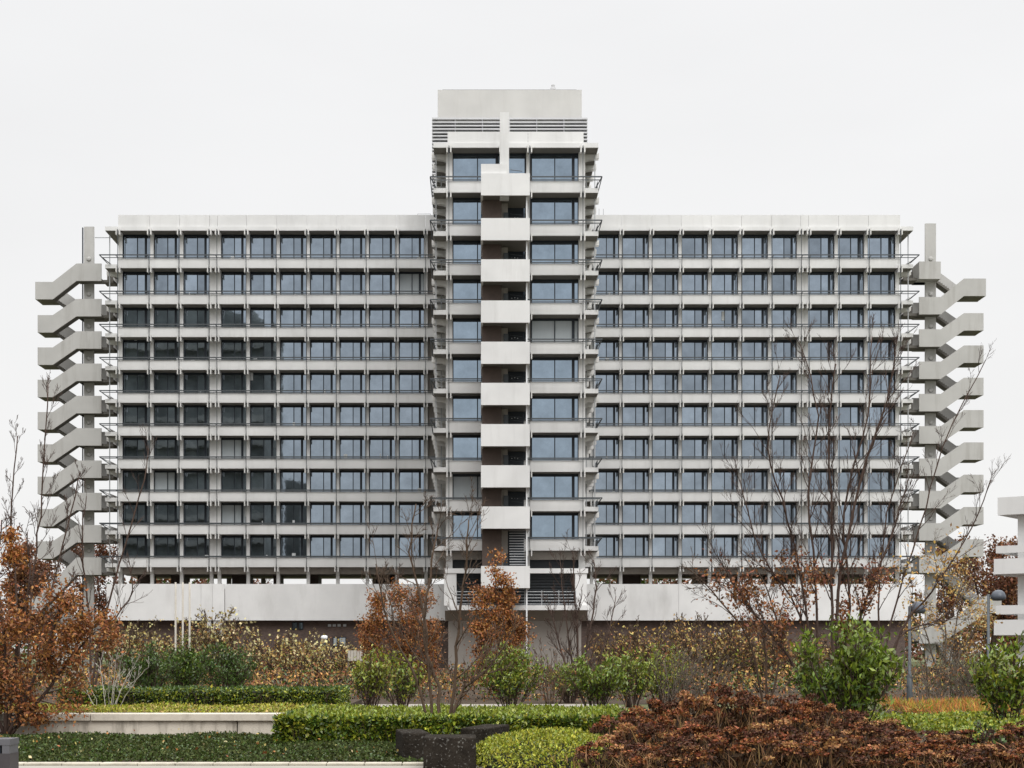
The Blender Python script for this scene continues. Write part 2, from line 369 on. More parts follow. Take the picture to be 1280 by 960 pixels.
# windows ------------------------------------------------------
def window_mesh(width, h, fr, curtain=False, g='glass', bars=True):
    """fr: list of (start,end) pane fractions"""
    fm = MB(); pm = MB(); W = width
    fm.box(-W/2, W/2, -.02, .1, 0, .17); fm.box(-W/2, W/2, -.02, .1, h - .26, h - .034)
    cuts = [0] + [v for p in fr for v in p] + [1]
    for i in range(0, len(cuts), 2):
        a_, c_ = cuts[i]*W - W/2, cuts[i+1]*W - W/2
        if c_ - a_ < .07:
            mid = (a_ + c_)/2; a_, c_ = (a_, a_ + .07) if i == 0 else ((c_ - .07, c_) if i == len(cuts) - 2 else (mid - .035, mid + .035))
        fm.box(a_, c_, -.05, .098, .171, h - .261)
    rng = random.Random(int(W*100) + int(h*10))
    for p in fr:
        a_, c_ = p[0]*W - W/2, p[1]*W - W/2; tl = rng.uniform(-.006, .006); tz = rng.uniform(-.006, .006)
        pm.add([(a_, .03 + tl, .1), (c_, .03 - tl, .1), (c_, .03 - tl + tz, h - .1), (a_, .03 + tl + tz, h - .1)], [(0, 1, 2, 3)])
    me = []
    for nm, q, ms in (('window', fm, M['dark']), ('pane', pm, M[g])):
        m_ = bpy.data.meshes.new(nm); m_.from_pydata(q.v, [], q.f); m_.materials.append(ms); me.append(m_)
    me.append(fm); me.append(pm); return me
FRW = [(.03, .50), (.53, .78), (.865, .98)]
FRT = [(.02, .49), (.51, .86), (.92, .985)]
wins = []     # (x,y,z,meshes)
meshes = {}
def getw(width, h, fr, g):
    key = (round(width, 2), round(h, 2), tuple(fr), g)
    if key not in meshes: meshes[key] = window_mesh(width, h, fr, g=g)
    return meshes[key]
rw = random.Random(5)
bays = [(offs[i], offs[i+1]) for i in range(len(offs)-1) if i != 7]
for k, t in enumerate(TOPS):
    z0 = t - .12; h = ceil_of(k) - z0
    for side in (-1, 1):
        for a_, c_ in bays:
            x0, x1 = sorted([XC + side*a_, XC + side*c_]); x0 += .19; x1 -= .19
            g = 'glass'
            if rw.random() < .012: g = 'curtain'
            wins.append(((x0+x1)/2, DW + 1.6, z0, getw(x1 - x0, h, FRW, g)))
    for i, (a_, c_) in enumerate(((-5.82, -1.2), (-.95, .95), (1.45, 5.82))):
        fr = FRT if i != 1 else [(.06, .94)]
        g = 'glass2'
        if (i == 2 and k == 5) or (i == 0 and k == 1): g = 'curtain'
        wins.append((TC + (a_+c_)/2, DT + 1.6, z0, getw(c_ - a_, h, fr, g)))
wins.sort(key=lambda q: (q[0]**2 + q[1]**2)**.5)
for x, y, z, me in wins[:100]:
    o = link('window', me[0], bld, (x - XC, y - DW, z)); p = link('pane', me[1], o)
    if me[1].materials[0] == M['curtain']: p['label'] = 'pale curtained panes'
rest = MB()
for x, y, z, me in wins[100:]:
    for q, mi in ((me[2], 0), (me[3], 1 if me[1].materials[0] == M['glass'] else 2)):
        rest.add([(v[0]+x, v[1]+y, v[2]+z) for v in q.v], q.f, mi)
o = bpart(rest, 'window', [M['dark'], M['glass'], M['curtain']]); o['kind'] = 'stuff'
# small bright things seen in the windows: papers, lamps, open casements
for _ in range(60):
    side = rw.choice((-1, 1)); a_, c_ = rw.choice(bays); k = rw.randrange(10)
    x = XC + side*rw.uniform(a_ + .5, c_ - .5); z = TOPS[k] + rw.uniform(.1, .35)
    wd = rw.choice((.1, .15, .25, .4)); pb = MB(); pb.box(x, x + wd, DW + 1.54, DW + 1.56, z, z + rw.choice((.12, .2, .45))); bpart(pb, 'paper_notice', M['paper'])
for px, py in ((168, 420), (313, 470), (236, 330), (382, 335), (902, 395), (848, 408), (1186, 0), (455, 630), (306, 640), (384, 368)):
    if 140 < px < 1130 and py: x = PX(px, DW + 1.55); z = PZ(py, DW + 1.55); pb = MB(); pb.box(x, x + .3, DW + 1.53, DW + 1.56, z - .5, z + .5); bpart(pb, 'paper_notice', M['paper'])

# tower (end of the front arm) ---------------------------------
TO = [-6.12, -1.3, 1.26, 6.12]
for k, t in enumerate(TOPS):
    b = t - PH; mb = MB()
    band(mb, TC - 6.3, TC + 6.3, DT, t, (TC - 7.55, TC + 7.55), [TC + o for o in TO])
    for s in (-1, 1):
        e0, e1 = sorted([TC + s*6.15, TC + s*7.55]); mb.box(e0, e1, DT + 1.95, DW - .1, b, b + .42)
        o0, o1 = sorted([TC + s*7.43, TC + s*7.57]); mb.box(o0, o1, DT + 3.0, DW - .12, b + .43, t)
    bal = bpart(mb, 'balcony', M['conc'])
    sf = MB(); sf.box(TC - 7.5, TC + 7.5, DT + .15, DT + 1.94, b - .03, b - .003)
    for s in (-1, 1): e0, e1 = sorted([TC + s*6.2, TC + s*7.5]); sf.box(e0, e1, DT + 1.95, DW - .12, b - .03, b - .003)
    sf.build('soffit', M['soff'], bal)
    rl = MB()
    rl.box(TC - 7.8, TC + 7.8, DT - 1.1, DT - 1.0, t + .02, t + .12)
    rl.box(TC - 7.7, TC + 7.7, DT - .14, DT - .06, t + .03, t + .10)
    for s in (-1, 1):
        rl.tube([(TC + s*7.8, DT - 1.05, t + .07), (TC + s*7.8, DW - 2, t + .07)], .05, 4)
        rl.tube([(TC + s*7.8, DT - 1.05, t + .07), (TC + s*7.3, DT + .1, t - .62)], .05, 4)
        y = DT + .2
        while y < DT + 3.0:
            rl.tube([(TC + s*7.48, y, b + .4), (TC + s*7.48, y, t + .05)], .02, 3); y += .28
    for o in TO: rl.box(TC + o - .03, TC + o + .03, DT - 1.0, DT - .14, t + .04, t + .1)
    bpart(rl, 'railing', M['rail'])
for k in list(range(10)) + [None]:
    b = ROOFB if k is None else soff(k)
    for o in TO: brackets.append((TC + o, DT, b))
    for s in (-1, 1):
        for j in range(8): brackets.append((TC + s*6.25, DT + 2.2 + j*3.27, b, s))
mb = MB(); mb.box(TC - 7.55, TC + 7.55, DT, DW - .05, ROOFB, 48.18)
mb.box(TC - 6.25, TC + 1.1, DT + .12, DT + .3, 48.18, 49.25); mb.box(TC + 1.13, TC + 6.2, DT + .12, DT + .3, 48.18, 49.25)
rf = bpart(mb, 'roof', M['conc'])
sf = MB(); sf.box(TC - 7.5, TC + 7.5, DT + .15, DW - .1, ROOFB - .03, ROOFB - .003); sf.build('soffit', M['soff'], rf)
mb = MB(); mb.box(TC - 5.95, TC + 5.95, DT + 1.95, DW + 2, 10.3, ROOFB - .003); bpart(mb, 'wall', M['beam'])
for s in (-1, 1):     # glazed side walls of the arm with dark frames
    mb = MB()
    for k in range(10):
        for j in range(8):
            y0 = DT + 2.0 + j*3.27 + .35; xx = TC + s*5.97
            mb.add([(xx, y0, TOPS[k] - .1), (xx, y0 + 2.6, TOPS[k] - .1), (xx, y0 + 2.6, ceil_of(k) - .1), (xx, y0, ceil_of(k) - .1)], [(0, 1, 2, 3)])
    bpart(mb, 'side_glazing', M['glass'])
for o in (-6.12, -1.1, 1.15, 6.12):
    wd = .3 if abs(o) > 3 else .16
    mb = MB(); mb.box(TC + o - wd, TC + o + wd, DT + 1.2, DT + 1.9, 7.5, ROOFB); bpart(mb, 'column', M['conc'])
for o in TO:
    mb = MB(); mb.box(TC + o - .028, TC + o + .028, DT - .3, DT - .23, 10.6, ROOFB + .1); bpart(mb, 'vertical_rod', M['rail'])
for s in (-1, 1):
    mb = MB(); x = TC + s*7.35; mb.box(x - .05, x + .05, DT + 1.7, DT + 1.8, 10.9, ROOFB); bpart(mb, 'vertical_rod', M['lrail'])
    mb = MB(); x = TC + s*7.0; mb.box(x - .05, x + .05, DT + 8, DT + 8.1, 10.9, ROOFB); bpart(mb, 'vertical_rod', M['lrail'])

# paired white bracket fins -----------------------------------
def bracket_geo():
    mb = MB()
    for dx in (-.17, .17):
        mb.prism_yz([(-.26, .22), (-.26, -.5), (.2, -.5), (.75, -.3), (1.25, -.16), (1.3, -.01), (-.02, -.01), (-.02, .18)], dx - .055, dx + .055)
    return mb
bg_ = bracket_geo()
bme = bpy.data.meshes.new('bracket'); bme.from_pydata(bg_.v, [], bg_.f); bme.materials.append(M['fin'])
front = [q for q in brackets if len(q) == 3]; front.sort(key=lambda q: q[1] + abs(q[0])*.01 - q[2]*.001)
for q in front[:100]: link('bracket', bme, bld, (q[0] - XC, q[1] - DW, q[2]))
rest = MB()
for q in front[100:]: rest.add([(v[0]+q[0], v[1]+q[1], v[2]+q[2]) for v in bg_.v], bg_.f)
for q in brackets:
    if len(q) == 4:   # fins along the side walls, turned a quarter
        s = q[3]
        for dy in (-.25, .25):
            n0 = MB(); x = q[0]
            pts = [(x + s*.02, -.02), (x + s*1.28, -.02), (x + s*1.5, .15), (x + s*1.5, -.38), (x + s*1.1, -.42), (x + s*.5, -.5), (x + s*.02, -.7)]
            n0.prism_xz([(p[0], p[1] + q[2]) for p in pts], q[1] + dy - .06, q[1] + dy + .06); rest.add(n0.v, n0.f)
o = bpart(rest, 'bracket', M['fin']); o['kind'] = 'stuff'

# plant room over the crossing --------------------------------
DP = 163.0; pk = DP/F
mb = MB(); mb.box(PX(547, DP), PX(727.5, DP), DP + .4, DP + 14, 49, PZ(110.5, DP)); bpart(mb, 'penthouse_wall', M['conc3'])
mb = MB()
z0 = 49.0; zt = PZ(147, DP)
mb.box(PX(541, DP), PX(733.5, DP), DP + .35, DP + 13.4, z0, zt - .35)
bpart(mb, 'louvre_backing', M['louv'])
mb = MB(); z = zt - .17
while z > z0 + .1:
    mb.box(PX(540, DP), PX(734.4, DP), DP, DP + 13.8, z, z + (.17 if z > zt - .3 else .13)); z -= .36
for px in (569, 603, 637, 671, 705): mb.box(PX(px, DP) - .03, PX(px, DP) + .03, DP - .03, DP + .34, z0, zt + .1)
bpart(mb, 'louvre', M['roofm'])
rl = MB(); zr = PZ(110.5, DP); x0, x1 = PX(549, DP), PX(726, DP)
rl.tube([(x0, DP + 1, zr), (x0 + .3, DP + 2.5, zr + .75), (x1 - .3, DP + 2.5, zr + .75), (x1, DP + 1, zr)], .045, 4)
for i in range(9): x = x0 + .3 + (x1 - x0 - .6)*i/8; rl.tube([(x, DP + 2.5, zr), (x, DP + 2.5, zr + .75)], .025, 4)
bpart(rl, 'railing', M['rail'])
for px, hh in ((558, 1.2), (715, 1.2)):
    rl = MB(); x = PX(px, DP); rl.tube([(x, DP + 5, zr), (x, DP + 5, zr + hh)], .025, 3); bpart(rl, 'lightning_rod', M['lrail'])
rl = MB(); x = PX(692.5, DP); rl.lathe([(.001, zr), (.12, zr), (.12, zr + .5), (.3, zr + .55), (.3, zr + .75), (.16, zr + .85), (.22, zr + 1.05), (.001, zr + 1.1)], x, DP + 2, 10); bpart(rl, 'vent_pipe', M['roofm'])
rl = MB(); x0, x1 = PX(521.5, DW), PX(537.5, DW)
for z in (49.5, 50.0): rl.tube([(x0, DW + 1.5, z), (x1, DW + 1.5, z)], .03, 4)
for x in (x0, x1): rl.tube([(x, DW + 1.5, 49), (x, DW + 1.5, 50.0)], .03, 4)
bpart(rl, 'roof_rail', M['lrail'])
rl = MB()
for px in (751.5, 757): rl.tube([(PX(px, DW), DW + 3, 49), (PX(px, DW), DW + 3, 51)], .03, 4)
bpart(rl, 'lightning_rod', M['lrail'])

# front stair shaft ---------------------------------------------
DS = 135.7
sx0, sx1 = PX(601.3, DS), PX(662.3, DS)
boxt = [39.55 - 3.6*n for n in range(8)] + [43.47, 9.15]
mb = MB()      # shaft walls behind the boxes
mb.box(sx0 + .1, PX(627, DS + 1.5), DS + 1.6, DT + 1.2, 7.4, 43.0, 0)
bpart(mb, 'stair_wall', M['brown'])
mb = MB(); mb.box(PX(627, DS+1.6) + .01, PX(635, DS+1.6), DS + 2.6, DT + .5, 7.4, 43.0); bpart(mb, 'stair_wall', M['beam'])
mb = MB(); x0, x1 = PX(635.2, DS+1.6), PX(656, DS+1.6)
mb.box(x0, x1, DS + 4.2, DS + 4.3, 7.4, 43.0)
bpart(mb, 'stair_glazing', M['dark'])
mb = MB(); mb.box(PX(657.5, DS + .6), PX(659.3, DS + .6), DS + .5, DS + .75, 0, 43.0); bpart(mb, 'stair_pipe', M['white'])
for bt in boxt:
    mb = MB(); zb = bt - 1.93
    mb.box(sx0, sx1, DS, DS + .18, zb, bt); mb.box(sx0, sx0 + .18, DS + .181, DT - .35, zb, bt); mb.box(sx1 - .18, sx1, DS + .181, DT - .35, zb, bt)
    sl_ = bpart(mb, 'stair_landing', M['conc'])
    sf = MB(); sf.box(sx0 + .182, sx1 - .182, DS + .182, DS + 4.1, zb + .05, zb + .3); sf.build('landing_slab', M['soff'], sl_)  # slab coloured dark to imitate shade in the recess
    # handrail, small fittings in the recess above
    rl = MB(); xl, xr = PX(638, DS + 2), PX(653, DS + 2)
    for q in range(3): rl.tube([(xl, DS + 2.4, bt + .35 + q*.35), (xr, DS + 2.4, bt + .22 + q*.35)], .03, 4)
    bpart(rl, 'stair_handrail', M['rail']); rl = MB()
    for q in range(3): rl.box(xl + .12 + q*.26, xl + .22 + q*.26, DS + 3.9, DS + 3.95, bt + 1.05 + .05*(q % 2), bt + 1.12 + .05*(q % 2))
    bpart(rl, 'ceiling_fitting', M['lrail'])
    dm = MB(); xd = PX(629.5, DS + 2.4); dm.box(xd, xd + .42, DS + 2.48, DS + 2.58, bt - 1.3, bt + 1.2); bpart(dm, 'stair_door', M['rail'])
mb = MB(); mb.box(sx0, PX(633.5, DS), DS + .2, DS + .4, 43.48, PZ(204, DS)); mb.box(PX(625, DS), PX(636.4, DS), DS + .42, DS + 1.6, 41.5, PZ(138, DS))
bpart(mb, 'stair_fin', M['conc'])
mb = MB()      # open steps at the foot of the shaft
for i in range(14):
    z = 9.3 + i*.24; mb.box(PX(637, DS+1), PX(657, DS+1), DS + .9 + i*.14, DS + 1.2 + i*.14, z, z + .07)
bpart(mb, 'stair_steps', M['lrail'])

# tower foot -----------------------------------------------------
mb = MB(); mb.box(TC - 6.3, TC + 6.3, DT + 1.3, DT + 1.9, 10.15, 10.9); bpart(mb, 'beam', M['beam'])
mb = MB()
mb.box(PX(555, DT), PX(735, DT), DT - .1, DT + .9, PZ(716.5, DT), PZ(710.5, DT))
mb.box(PX(560, DT), PX(735.5, DT), DT - 1.2, DT + 1.5, PZ(763, DT), PZ(757, DT))
bpart(mb, 'foot_slab', M['pod'])
for a_, c_ in ((555, 570.5), (719, 733.5)):
    mb = MB(); mb.box(PX(a_, DT), PX(c_, DT), DT + .0, DT + 1.4, PZ(757, DT) + .002, PZ(716.5, DT) - .002); bpart(mb, 'pier', M['pod'])
mb = MB(); x0, x1 = PX(571, DT), PX(719, DT); zz = PZ(756, DT)
while zz < PZ(717, DT): mb.box(x0, x1, DT + .8, DT + 1.0, zz, zz + .1); zz += .27
mb.box(x0, x1, DT + 1.02, DT + 1.1, PZ(757, DT), PZ(716, DT)); bpart(mb, 'louvre', M['louv'])
rl = MB(); zb = PZ(757, DT)
for q in range(5): rl.tube([(x0, DT - .9, zb + .12 + q*.28), (x1, DT - .9, zb + .12 + q*.28)], .028, 4)
for i in range(8): x = x0 + (x1 - x0)*i/7; rl.box(x - .03, x + .03, DT - .93, DT - .87, zb, zb + 1.35)
bpart(rl, 'railing', M['lrail'])
mb = MB()
mb.prism_yz([(DT + .2, 5.42), (DT + 1.6, 5.42), (DT + 1.6, 4.5)], PX(556, DT), PX(735, DT))
bpart(mb, 'soffit', M['beam'])
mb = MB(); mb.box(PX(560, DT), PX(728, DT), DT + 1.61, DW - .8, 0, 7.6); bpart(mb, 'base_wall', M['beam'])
mb = MB(); mb.box(TC - 5.9, TC + 5.9, DT + 2.0, DT + 12, 7.6, 10.3); bpart(mb, 'lobby_wall', M['louv'])

# podium ---------------------------------------------------------
PD = 168.6
ztop, zbot = PZ(730, PD), PZ(775.5, PD)
def podium(px0, px1, yf, seams=()):
    mb = MB(); cuts = [px0] + list(seams) + [px1]
    for a_, c_ in zip(cuts[:-1], cuts[1:]): mb.box(PX(a_, PD) + .012, PX(c_, PD) - .012, yf, yf + .3, zbot, ztop)
    bpart(mb, 'podium_wall', M['pod'])
podium(134, 281, PD - .35, (237, 252, 266)); podium(281.2, 560, PD)
podium(726, 1139, PD, (848.4,))
mb = MB(); mb.box(PX(134, PD), PX(1139, PD), PD + .31, PD + 14, zbot + .02, ztop - .5); bpart(mb, 'podium_roof', M['beam'])
mb = MB(); mb.box(PX(134, PD) + .4, PX(575, PD), PD + .9, PD + 1.2, 0, zbot + .01); mb.box(PX(710, PD), PX(1139, PD) - .4, PD + .9, PD + 1.2, 0, zbot + .01)
bpart(mb, 'brick_wall', M['brick'])
mb = MB()
for a_, c_ in ((259, 264), (267, 281)): mb.box(PX(a_, PD), PX(c_, PD), PD - .2, PD + .85, 0, zbot - .01)
bpart(mb, 'pier', M['pod'])
for a_, c_, t_, b_ in ((364, 371, 777.5, 787), (372, 378, 777.5, 787), (415, 421, 796, 808), (422.5, 432, 796, 808)):
    mb = MB(); x0, x1, zt_, zb_ = PX(a_, PD), PX(c_, PD), PZ(t_, PD), PZ(b_, PD)
    mb.box(x0, x1, PD + .82, PD + .88, zb_, zt_); o = bpart(mb, 'window', M['dark'])
    q = MB(); q.box(x0 + .1, x1 - .1, PD + .80, PD + .815, zb_ + .1, zt_ - .1); q.build('pane', M['curtain'] if t_ > 790 else M['glass'], o)
mb = MB()
for px in (409, 415, 421, 428): mb.box(PX(px, PD), PX(px + 4, PD), PD + .8, PD + .88, PZ(783, PD), PZ(780, PD))
bpart(mb, 'vent', M['lrail'])

# outer stair towers ------------------------------------------------
SD = 173.0; SB = 176.0; SH = 1.94
def XS(px): return PX(px, SD)
def flight(parent, org, xm0, xm1, xf0, xf1, zm, zf, front, mid_landing=True, floor_landing=True, name='stair_flight'):
    """xm: mid landing (outer), xf: floor landing (by the building)"""
    y0, y1 = (SD, SD + 1.35) if front else (SB - 1.35, SB)
    mb = MB()
    poly = [(xm0, zm), (xm1, zm), (xf0, zf), (xf1, zf), (xf1, zf - SH), (xf0, zf - SH), (xm1, zm - SH), (xm0, zm - SH)]
    lo = [(xm0, zm - SH + .28), (xm1, zm - SH + .28), (xf0, zf - SH + .28), (xf1, zf - SH + .28), (xf1, zf - SH + .01), (xf0, zf - SH + .01), (xm1, zm - SH + .01), (xm0, zm - SH + .01)]
    py = (y0, y0 + .16) if front else (y1 - .16, y1)
    wy = (y0 + .161, y1) if front else (y0, y1 - .161)
    mb.prism_xz(poly, *py); mb.prism_xz(lo, *wy, mi=1)
    n = 11; dx = (xf0 - xm1)/n; dz = (zf - zm)/n
    for i in range(n): a_, c_ = sorted([xm1 + dx*i, xm1 + dx*(i+1)]); z = min(zm + dz*i, zm + dz*(i+1)) - SH + .29; mb.box(a_, c_, wy[0] + .02, wy[1] - .02, z, z + abs(dz)*.8, 1)
    if mid_landing:
        s = 1 if xm1 > xm0 else -1; a_, c_ = sorted([xm0, xm0 + s*.16])
        mb.box(a_, c_, SD + .162, SB - .162, zm - SH + .02, zm - .01)
        a_, c_ = sorted([xm0 + s*.162, xm1]); mb.box(a_, c_, SD + 1.36, SB - 1.36, zm - SH + .012, zm - SH + .27, 1)
    if floor_landing:
        a_, c_ = sorted([xf0, xf1]); mb.box(a_, c_, SD + 1.36, SB - 1.36, zf - SH + .012, zf - SH + .27, 1)
    o = mb.build(name, [M['conc2'], M['soff']], parent); o.location = -Vector(org); return o  # waists and treads carry the painted underside shade, parapets do not
def stair_tower(pf0, pf1, pm1, pm0, ppil, left):
    px = (ppil[0] + ppil[1])/2; org = (XS(px), SD + 1.5, 0)
    xf0, xf1, xm1, xm0 = XS(pf0), XS(pf1), XS(pm1), XS(pm0)
    mb = MB(); mb.box(XS(ppil[0]), XS(ppil[1]), SD + 1.37, SB - 1.37 - .02, 0, PZ(279 if left else 275, SD))
    st = mb.build('stair_tower', M['conc2'], bld); st.location = -inv; loc = (0, 0, 0)
    org = (0, 0, 0)
    up = [t + (.2 if left else .42) for t in TOPS]
    s = -1 if left else 1
    for k in range(10):
        zf = up[k]; top = k == 9 or (k == 8 and not left)
        ex = s*.27 if (k == 9 and left) or (k == 8 and not left) else 0
        if left:       # front: mid (lower) up to this floor; back: from floor below up to the mid
            zm = zf - (2.05 if k == 9 else 1.8)
            if k > 0:
                flight(st, org, xm0 + ex, xm1, xf0, xf1, zm, zf, True)
                flight(st, org, xm0 + ex, xm1, xf0, xf1, zm, up[k-1], False, False)
            else:
                zm = 7.8; zl = 4.6; xa, xb = XS(36), XS(48)
                flight(st, org, xa, xb, xf0, xf1, zm, zf, True)
                flight(st, org, xa, xb, xf0 + .5, xf1 - .5, zm, zl, False, False)
                flight(st, org, XS(64), XS(74), xf0 + .9, xf1 - .8, 1.94, zl + .1, True, False)
        else:
            if k < 9:
                zm = zf + (2.05 if k == 8 else 1.8)
                flight(st, org, xm0 + ex, xm1, xf0, xf1, zm, zf, True)
                flight(st, org, xm0 + ex, xm1, xf0, xf1, zm, up[k+1], False, False)
            else:
                mb = MB(); a_, c_ = sorted([xf0, xf1]); mb.box(a_, c_, SD, SD + .16, zf - SH, zf); mb.box(a_, c_, SD + .161, SB - .01, zf - SH + .01, zf - SH + .28)
                mb.box(a_, a_ + .16, SD + .161, SB - .01, zf - SH + .281, zf - .01)
                mb.build('stair_landing', M['conc2'], st)
            if k == 0:
                zm = 7.9; zl = 4.5; xa, xb = XS(1252), XS(1234)
                flight(st, org, xa, xb, xf0, xf1, zm, zf, False)
                flight(st, org, xa, xb, XS(1175), XS(1149), zm, zl, True, False)
                flight(st, org, XS(1200), XS(1192), XS(1175), XS(1149), 2.1, zl, False, False)
        # end wall of the floor landing and bridge to the balcony
        mb = MB(); a_, c_ = (xf1 - .16, xf1) if left else (xf1, xf1 + .16)
        mb.box(a_, c_, SD + 1.4, SB - .162, zf - SH + .285, zf - .02) if False else None
        b0, b1 = sorted([xf1 + (.01 if left else -.01), XC - 44.2 if left else XC + 44.2])
        mb.box(b0, b1, SD + .8, SB - .2, zf - SH + .02, zf - SH + .3)
        mb.box(b0, b1, SB - .36, SB - .2, zf - SH + .31, zf - .5)
        mb.build('bridge', M['soff'], st)
    for z in TOPS:       # round wall lamps on the pillar
        mb = MB(); xx = XS(px); vs = []
        for r, y in ((.26, SD + 1.36), (.26, SD + 1.3), (.19, SD + 1.22), (.001, SD + 1.18)):
            vs += [(xx + r*math.cos(a_*math.pi/6), y, z + 1.05 + r*math.sin(a_*math.pi/6)) for a_ in range(12)]
        mb.add(vs, [(i*12+k, i*12+(k+1) % 12, (i+1)*12+(k+1) % 12, (i+1)*12+k) for i in range(3) for k in range(12)])
        mb.build('wall_lamp', M['conc2'], st)
    return st
sl = stair_tower(95.5, 126.7, 66, 47, (101, 113.6), True)
sr = stair_tower(1176, 1149, 1205, 1229.5, (1161, 1174.6), False)
mb = MB(); mb.box(XS(98.6), XS(99.8), SD + 1.4, SD + 1.6, 0, PZ(280, SD)); o = mb.build('stair_pipe', M['dark'], sl)
mb = MB(); mb.tube([(XS(113.6), SD + 1.8, PZ(291.5, SD)), (XC - 43, SD + 1.8, PZ(291.5, SD))], .06, 4); mb.build('tie_bar', M['lrail'], sl)

# ------------------------------------------------------------------ building at the right edge
nb = empty('concrete_building', (PX(1247, 92), 92, 0), 'low white concrete building with stacked terrace slabs at the right edge', 'building')
nb.rotation_euler = (0, 0, math.radians(-38))
def zat(py): return PZ(py, 92)
def nslab(name, y0, z0, z1, x0, m=M['conc']):
    mb = MB(); mb.box(x0, 26, y0, 16, z0, z1); return mb.build(name, m, nb)
def nparapet(x0, y0, z0, z1):
    mb = MB(); mb.box(x0, 26, y0, y0 + .2, z0, z1); mb.box(x0, x0 + .2, y0 + .2, 16, z0, z1); mb.build('parapet', M['conc'], nb)
nslab('roof', 0, zat(644), zat(632), 0); nparapet(0, 0, zat(632), zat(622))
nslab('roof', 2.2, zat(632) + .01, zat(613), 1.6)
for top, bt, b2 in ((683, 692, 699), (757, 768, 775)):
    mb = MB(); mb.box(0, 26, -.3, -.05, zat(bt), zat(top)); mb.box(0, .25, -.05, 16, zat(bt), zat(top)); mb.build('terrace_beam', M['conc'], nb)
    nslab('terrace', -.2, zat(b2 + 20), zat(b2 + 14), 0); nparapet(-.1, -.35, zat(b2 + 19), zat(b2))
    for x in (1.6, 5, 9): mb = MB(); mb.box(x, x + .25, 0, .25, zat(b2), zat(bt) + .05); mb.build('post', M['conc'], nb)
for x in (.95, 6.5, 12, 17.5):
    mb = MB(); mb.box(x, x + .5, .7, 1.2, 0, zat(640)); mb.build('column', M['conc'], nb)
mb = MB(); mb.box(2.2, 26, 3.6, 15, 0, zat(640)); mb.build('wall', M['beam'], nb)
for i in range(2):
    for j in range(6):
        mb = MB(); x = 2.6 + j*3.5; z = (2.9, 6.6)[i]; mb.box(x, x + 3, 3.5, 3.58, z, z + 1.9); o = mb.build('window', M['dark'], nb)
        q = MB(); q.box(x + .1, x + 2.9, 3.46, 3.495, z + .1, z + 1.8); q.build('pane', M['glass'], o)

# dark neighbour outside the frame on the left, seen only mirrored in the left windows
ob = empty('office_tower', (-60, 85, 0), 'dark banded office tower mirrored in the left windows of the long block', 'building')
mb = MB(); mb.box(-40, 27, 0, 16, 0, 53); mb.box(-40, 20, .5, 15, 53, 57.5); mb.box(27.2, 31, -19, -1, 0, 30); mb.box(20, 24, 3, 12, 53, 55.5); mb.build('wall', mat('dark_facade', (.22, .225, .21), .9, .6, .25, detail=10), ob)
for k in range(13):
    mb = MB(); mb.box(-40.5, 27.4, 15.9, 16.9, 3 + k*3.8, 3.9 + k*3.8); mb.build('balcony', mat('grey_band', (.34, .33, .30), .9, .3, 1) if k == 0 else bpy.data.materials['grey_band'], ob)  # balcony bands in a mottled grey

# ------------------------------------------------------------------ plants
def leaf_arrays(P, size, aspect, rng, upbias=.0, droop=.0, sizevar=.35):
    n = len(P); P = np.asarray(P, float)
    a = rng.normal(size=(n, 3)); a[:, 2] += upbias - droop; a /= np.linalg.norm(a, axis=1)[:, None]
    b = rng.normal(size=(n, 3)); nrm = np.cross(a, b); nrm /= np.linalg.norm(nrm, axis=1)[:, None] + 1e-9
    w_ = np.cross(nrm, a); s = size * (1 + sizevar * rng.uniform(-1, 1, n))[:, None]
    v0 = P; v1 = P + a*s*.45 + w_*s*aspect*.5 + nrm*s*.08; v2 = P + a*s + nrm*s*rng.uniform(-.2, .2, n)[:, None]; v3 = P + a*s*.45 - w_*s*aspect*.5 + nrm*s*.08
    return np.stack([v0, v1, v2, v3], 1).reshape(-1, 3)
def leaves(name, groups, parent, rng):
    """groups: list of (points, size, aspect, material, upbias, droop)"""
    vs = []; mi = []; mats = []
    for g in groups:
        if len(g[0]) == 0: continue
        v = leaf_arrays(g[0], g[1], g[2], rng, *(g[4:6] if len(g) > 4 else ())); vs.append(v); mats.append(g[3]); mi.append(np.full(len(v)//4, len(mats)-1))
    if not vs: return None
    V = np.concatenate(vs); MI = np.concatenate(mi).astype(np.int32); nf = len(V)//4
    me = bpy.data.meshes.new(name); me.vertices.add(len(V)); me.vertices.foreach_set('co', V.astype(np.float32).ravel())
    me.loops.add(nf*4); me.loops.foreach_set('vertex_index', np.arange(nf*4, dtype=np.int32)); me.polygons.add(nf)
    me.polygons.foreach_set('loop_start', np.arange(0, nf*4, 4, dtype=np.int32)); me.polygons.foreach_set('loop_total', np.full(nf, 4, dtype=np.int32))
    for m in mats: me.materials.append(m)
    me.polygons.foreach_set('material_index', MI); me.update(calc_edges=True)
    return link(name, me, parent)

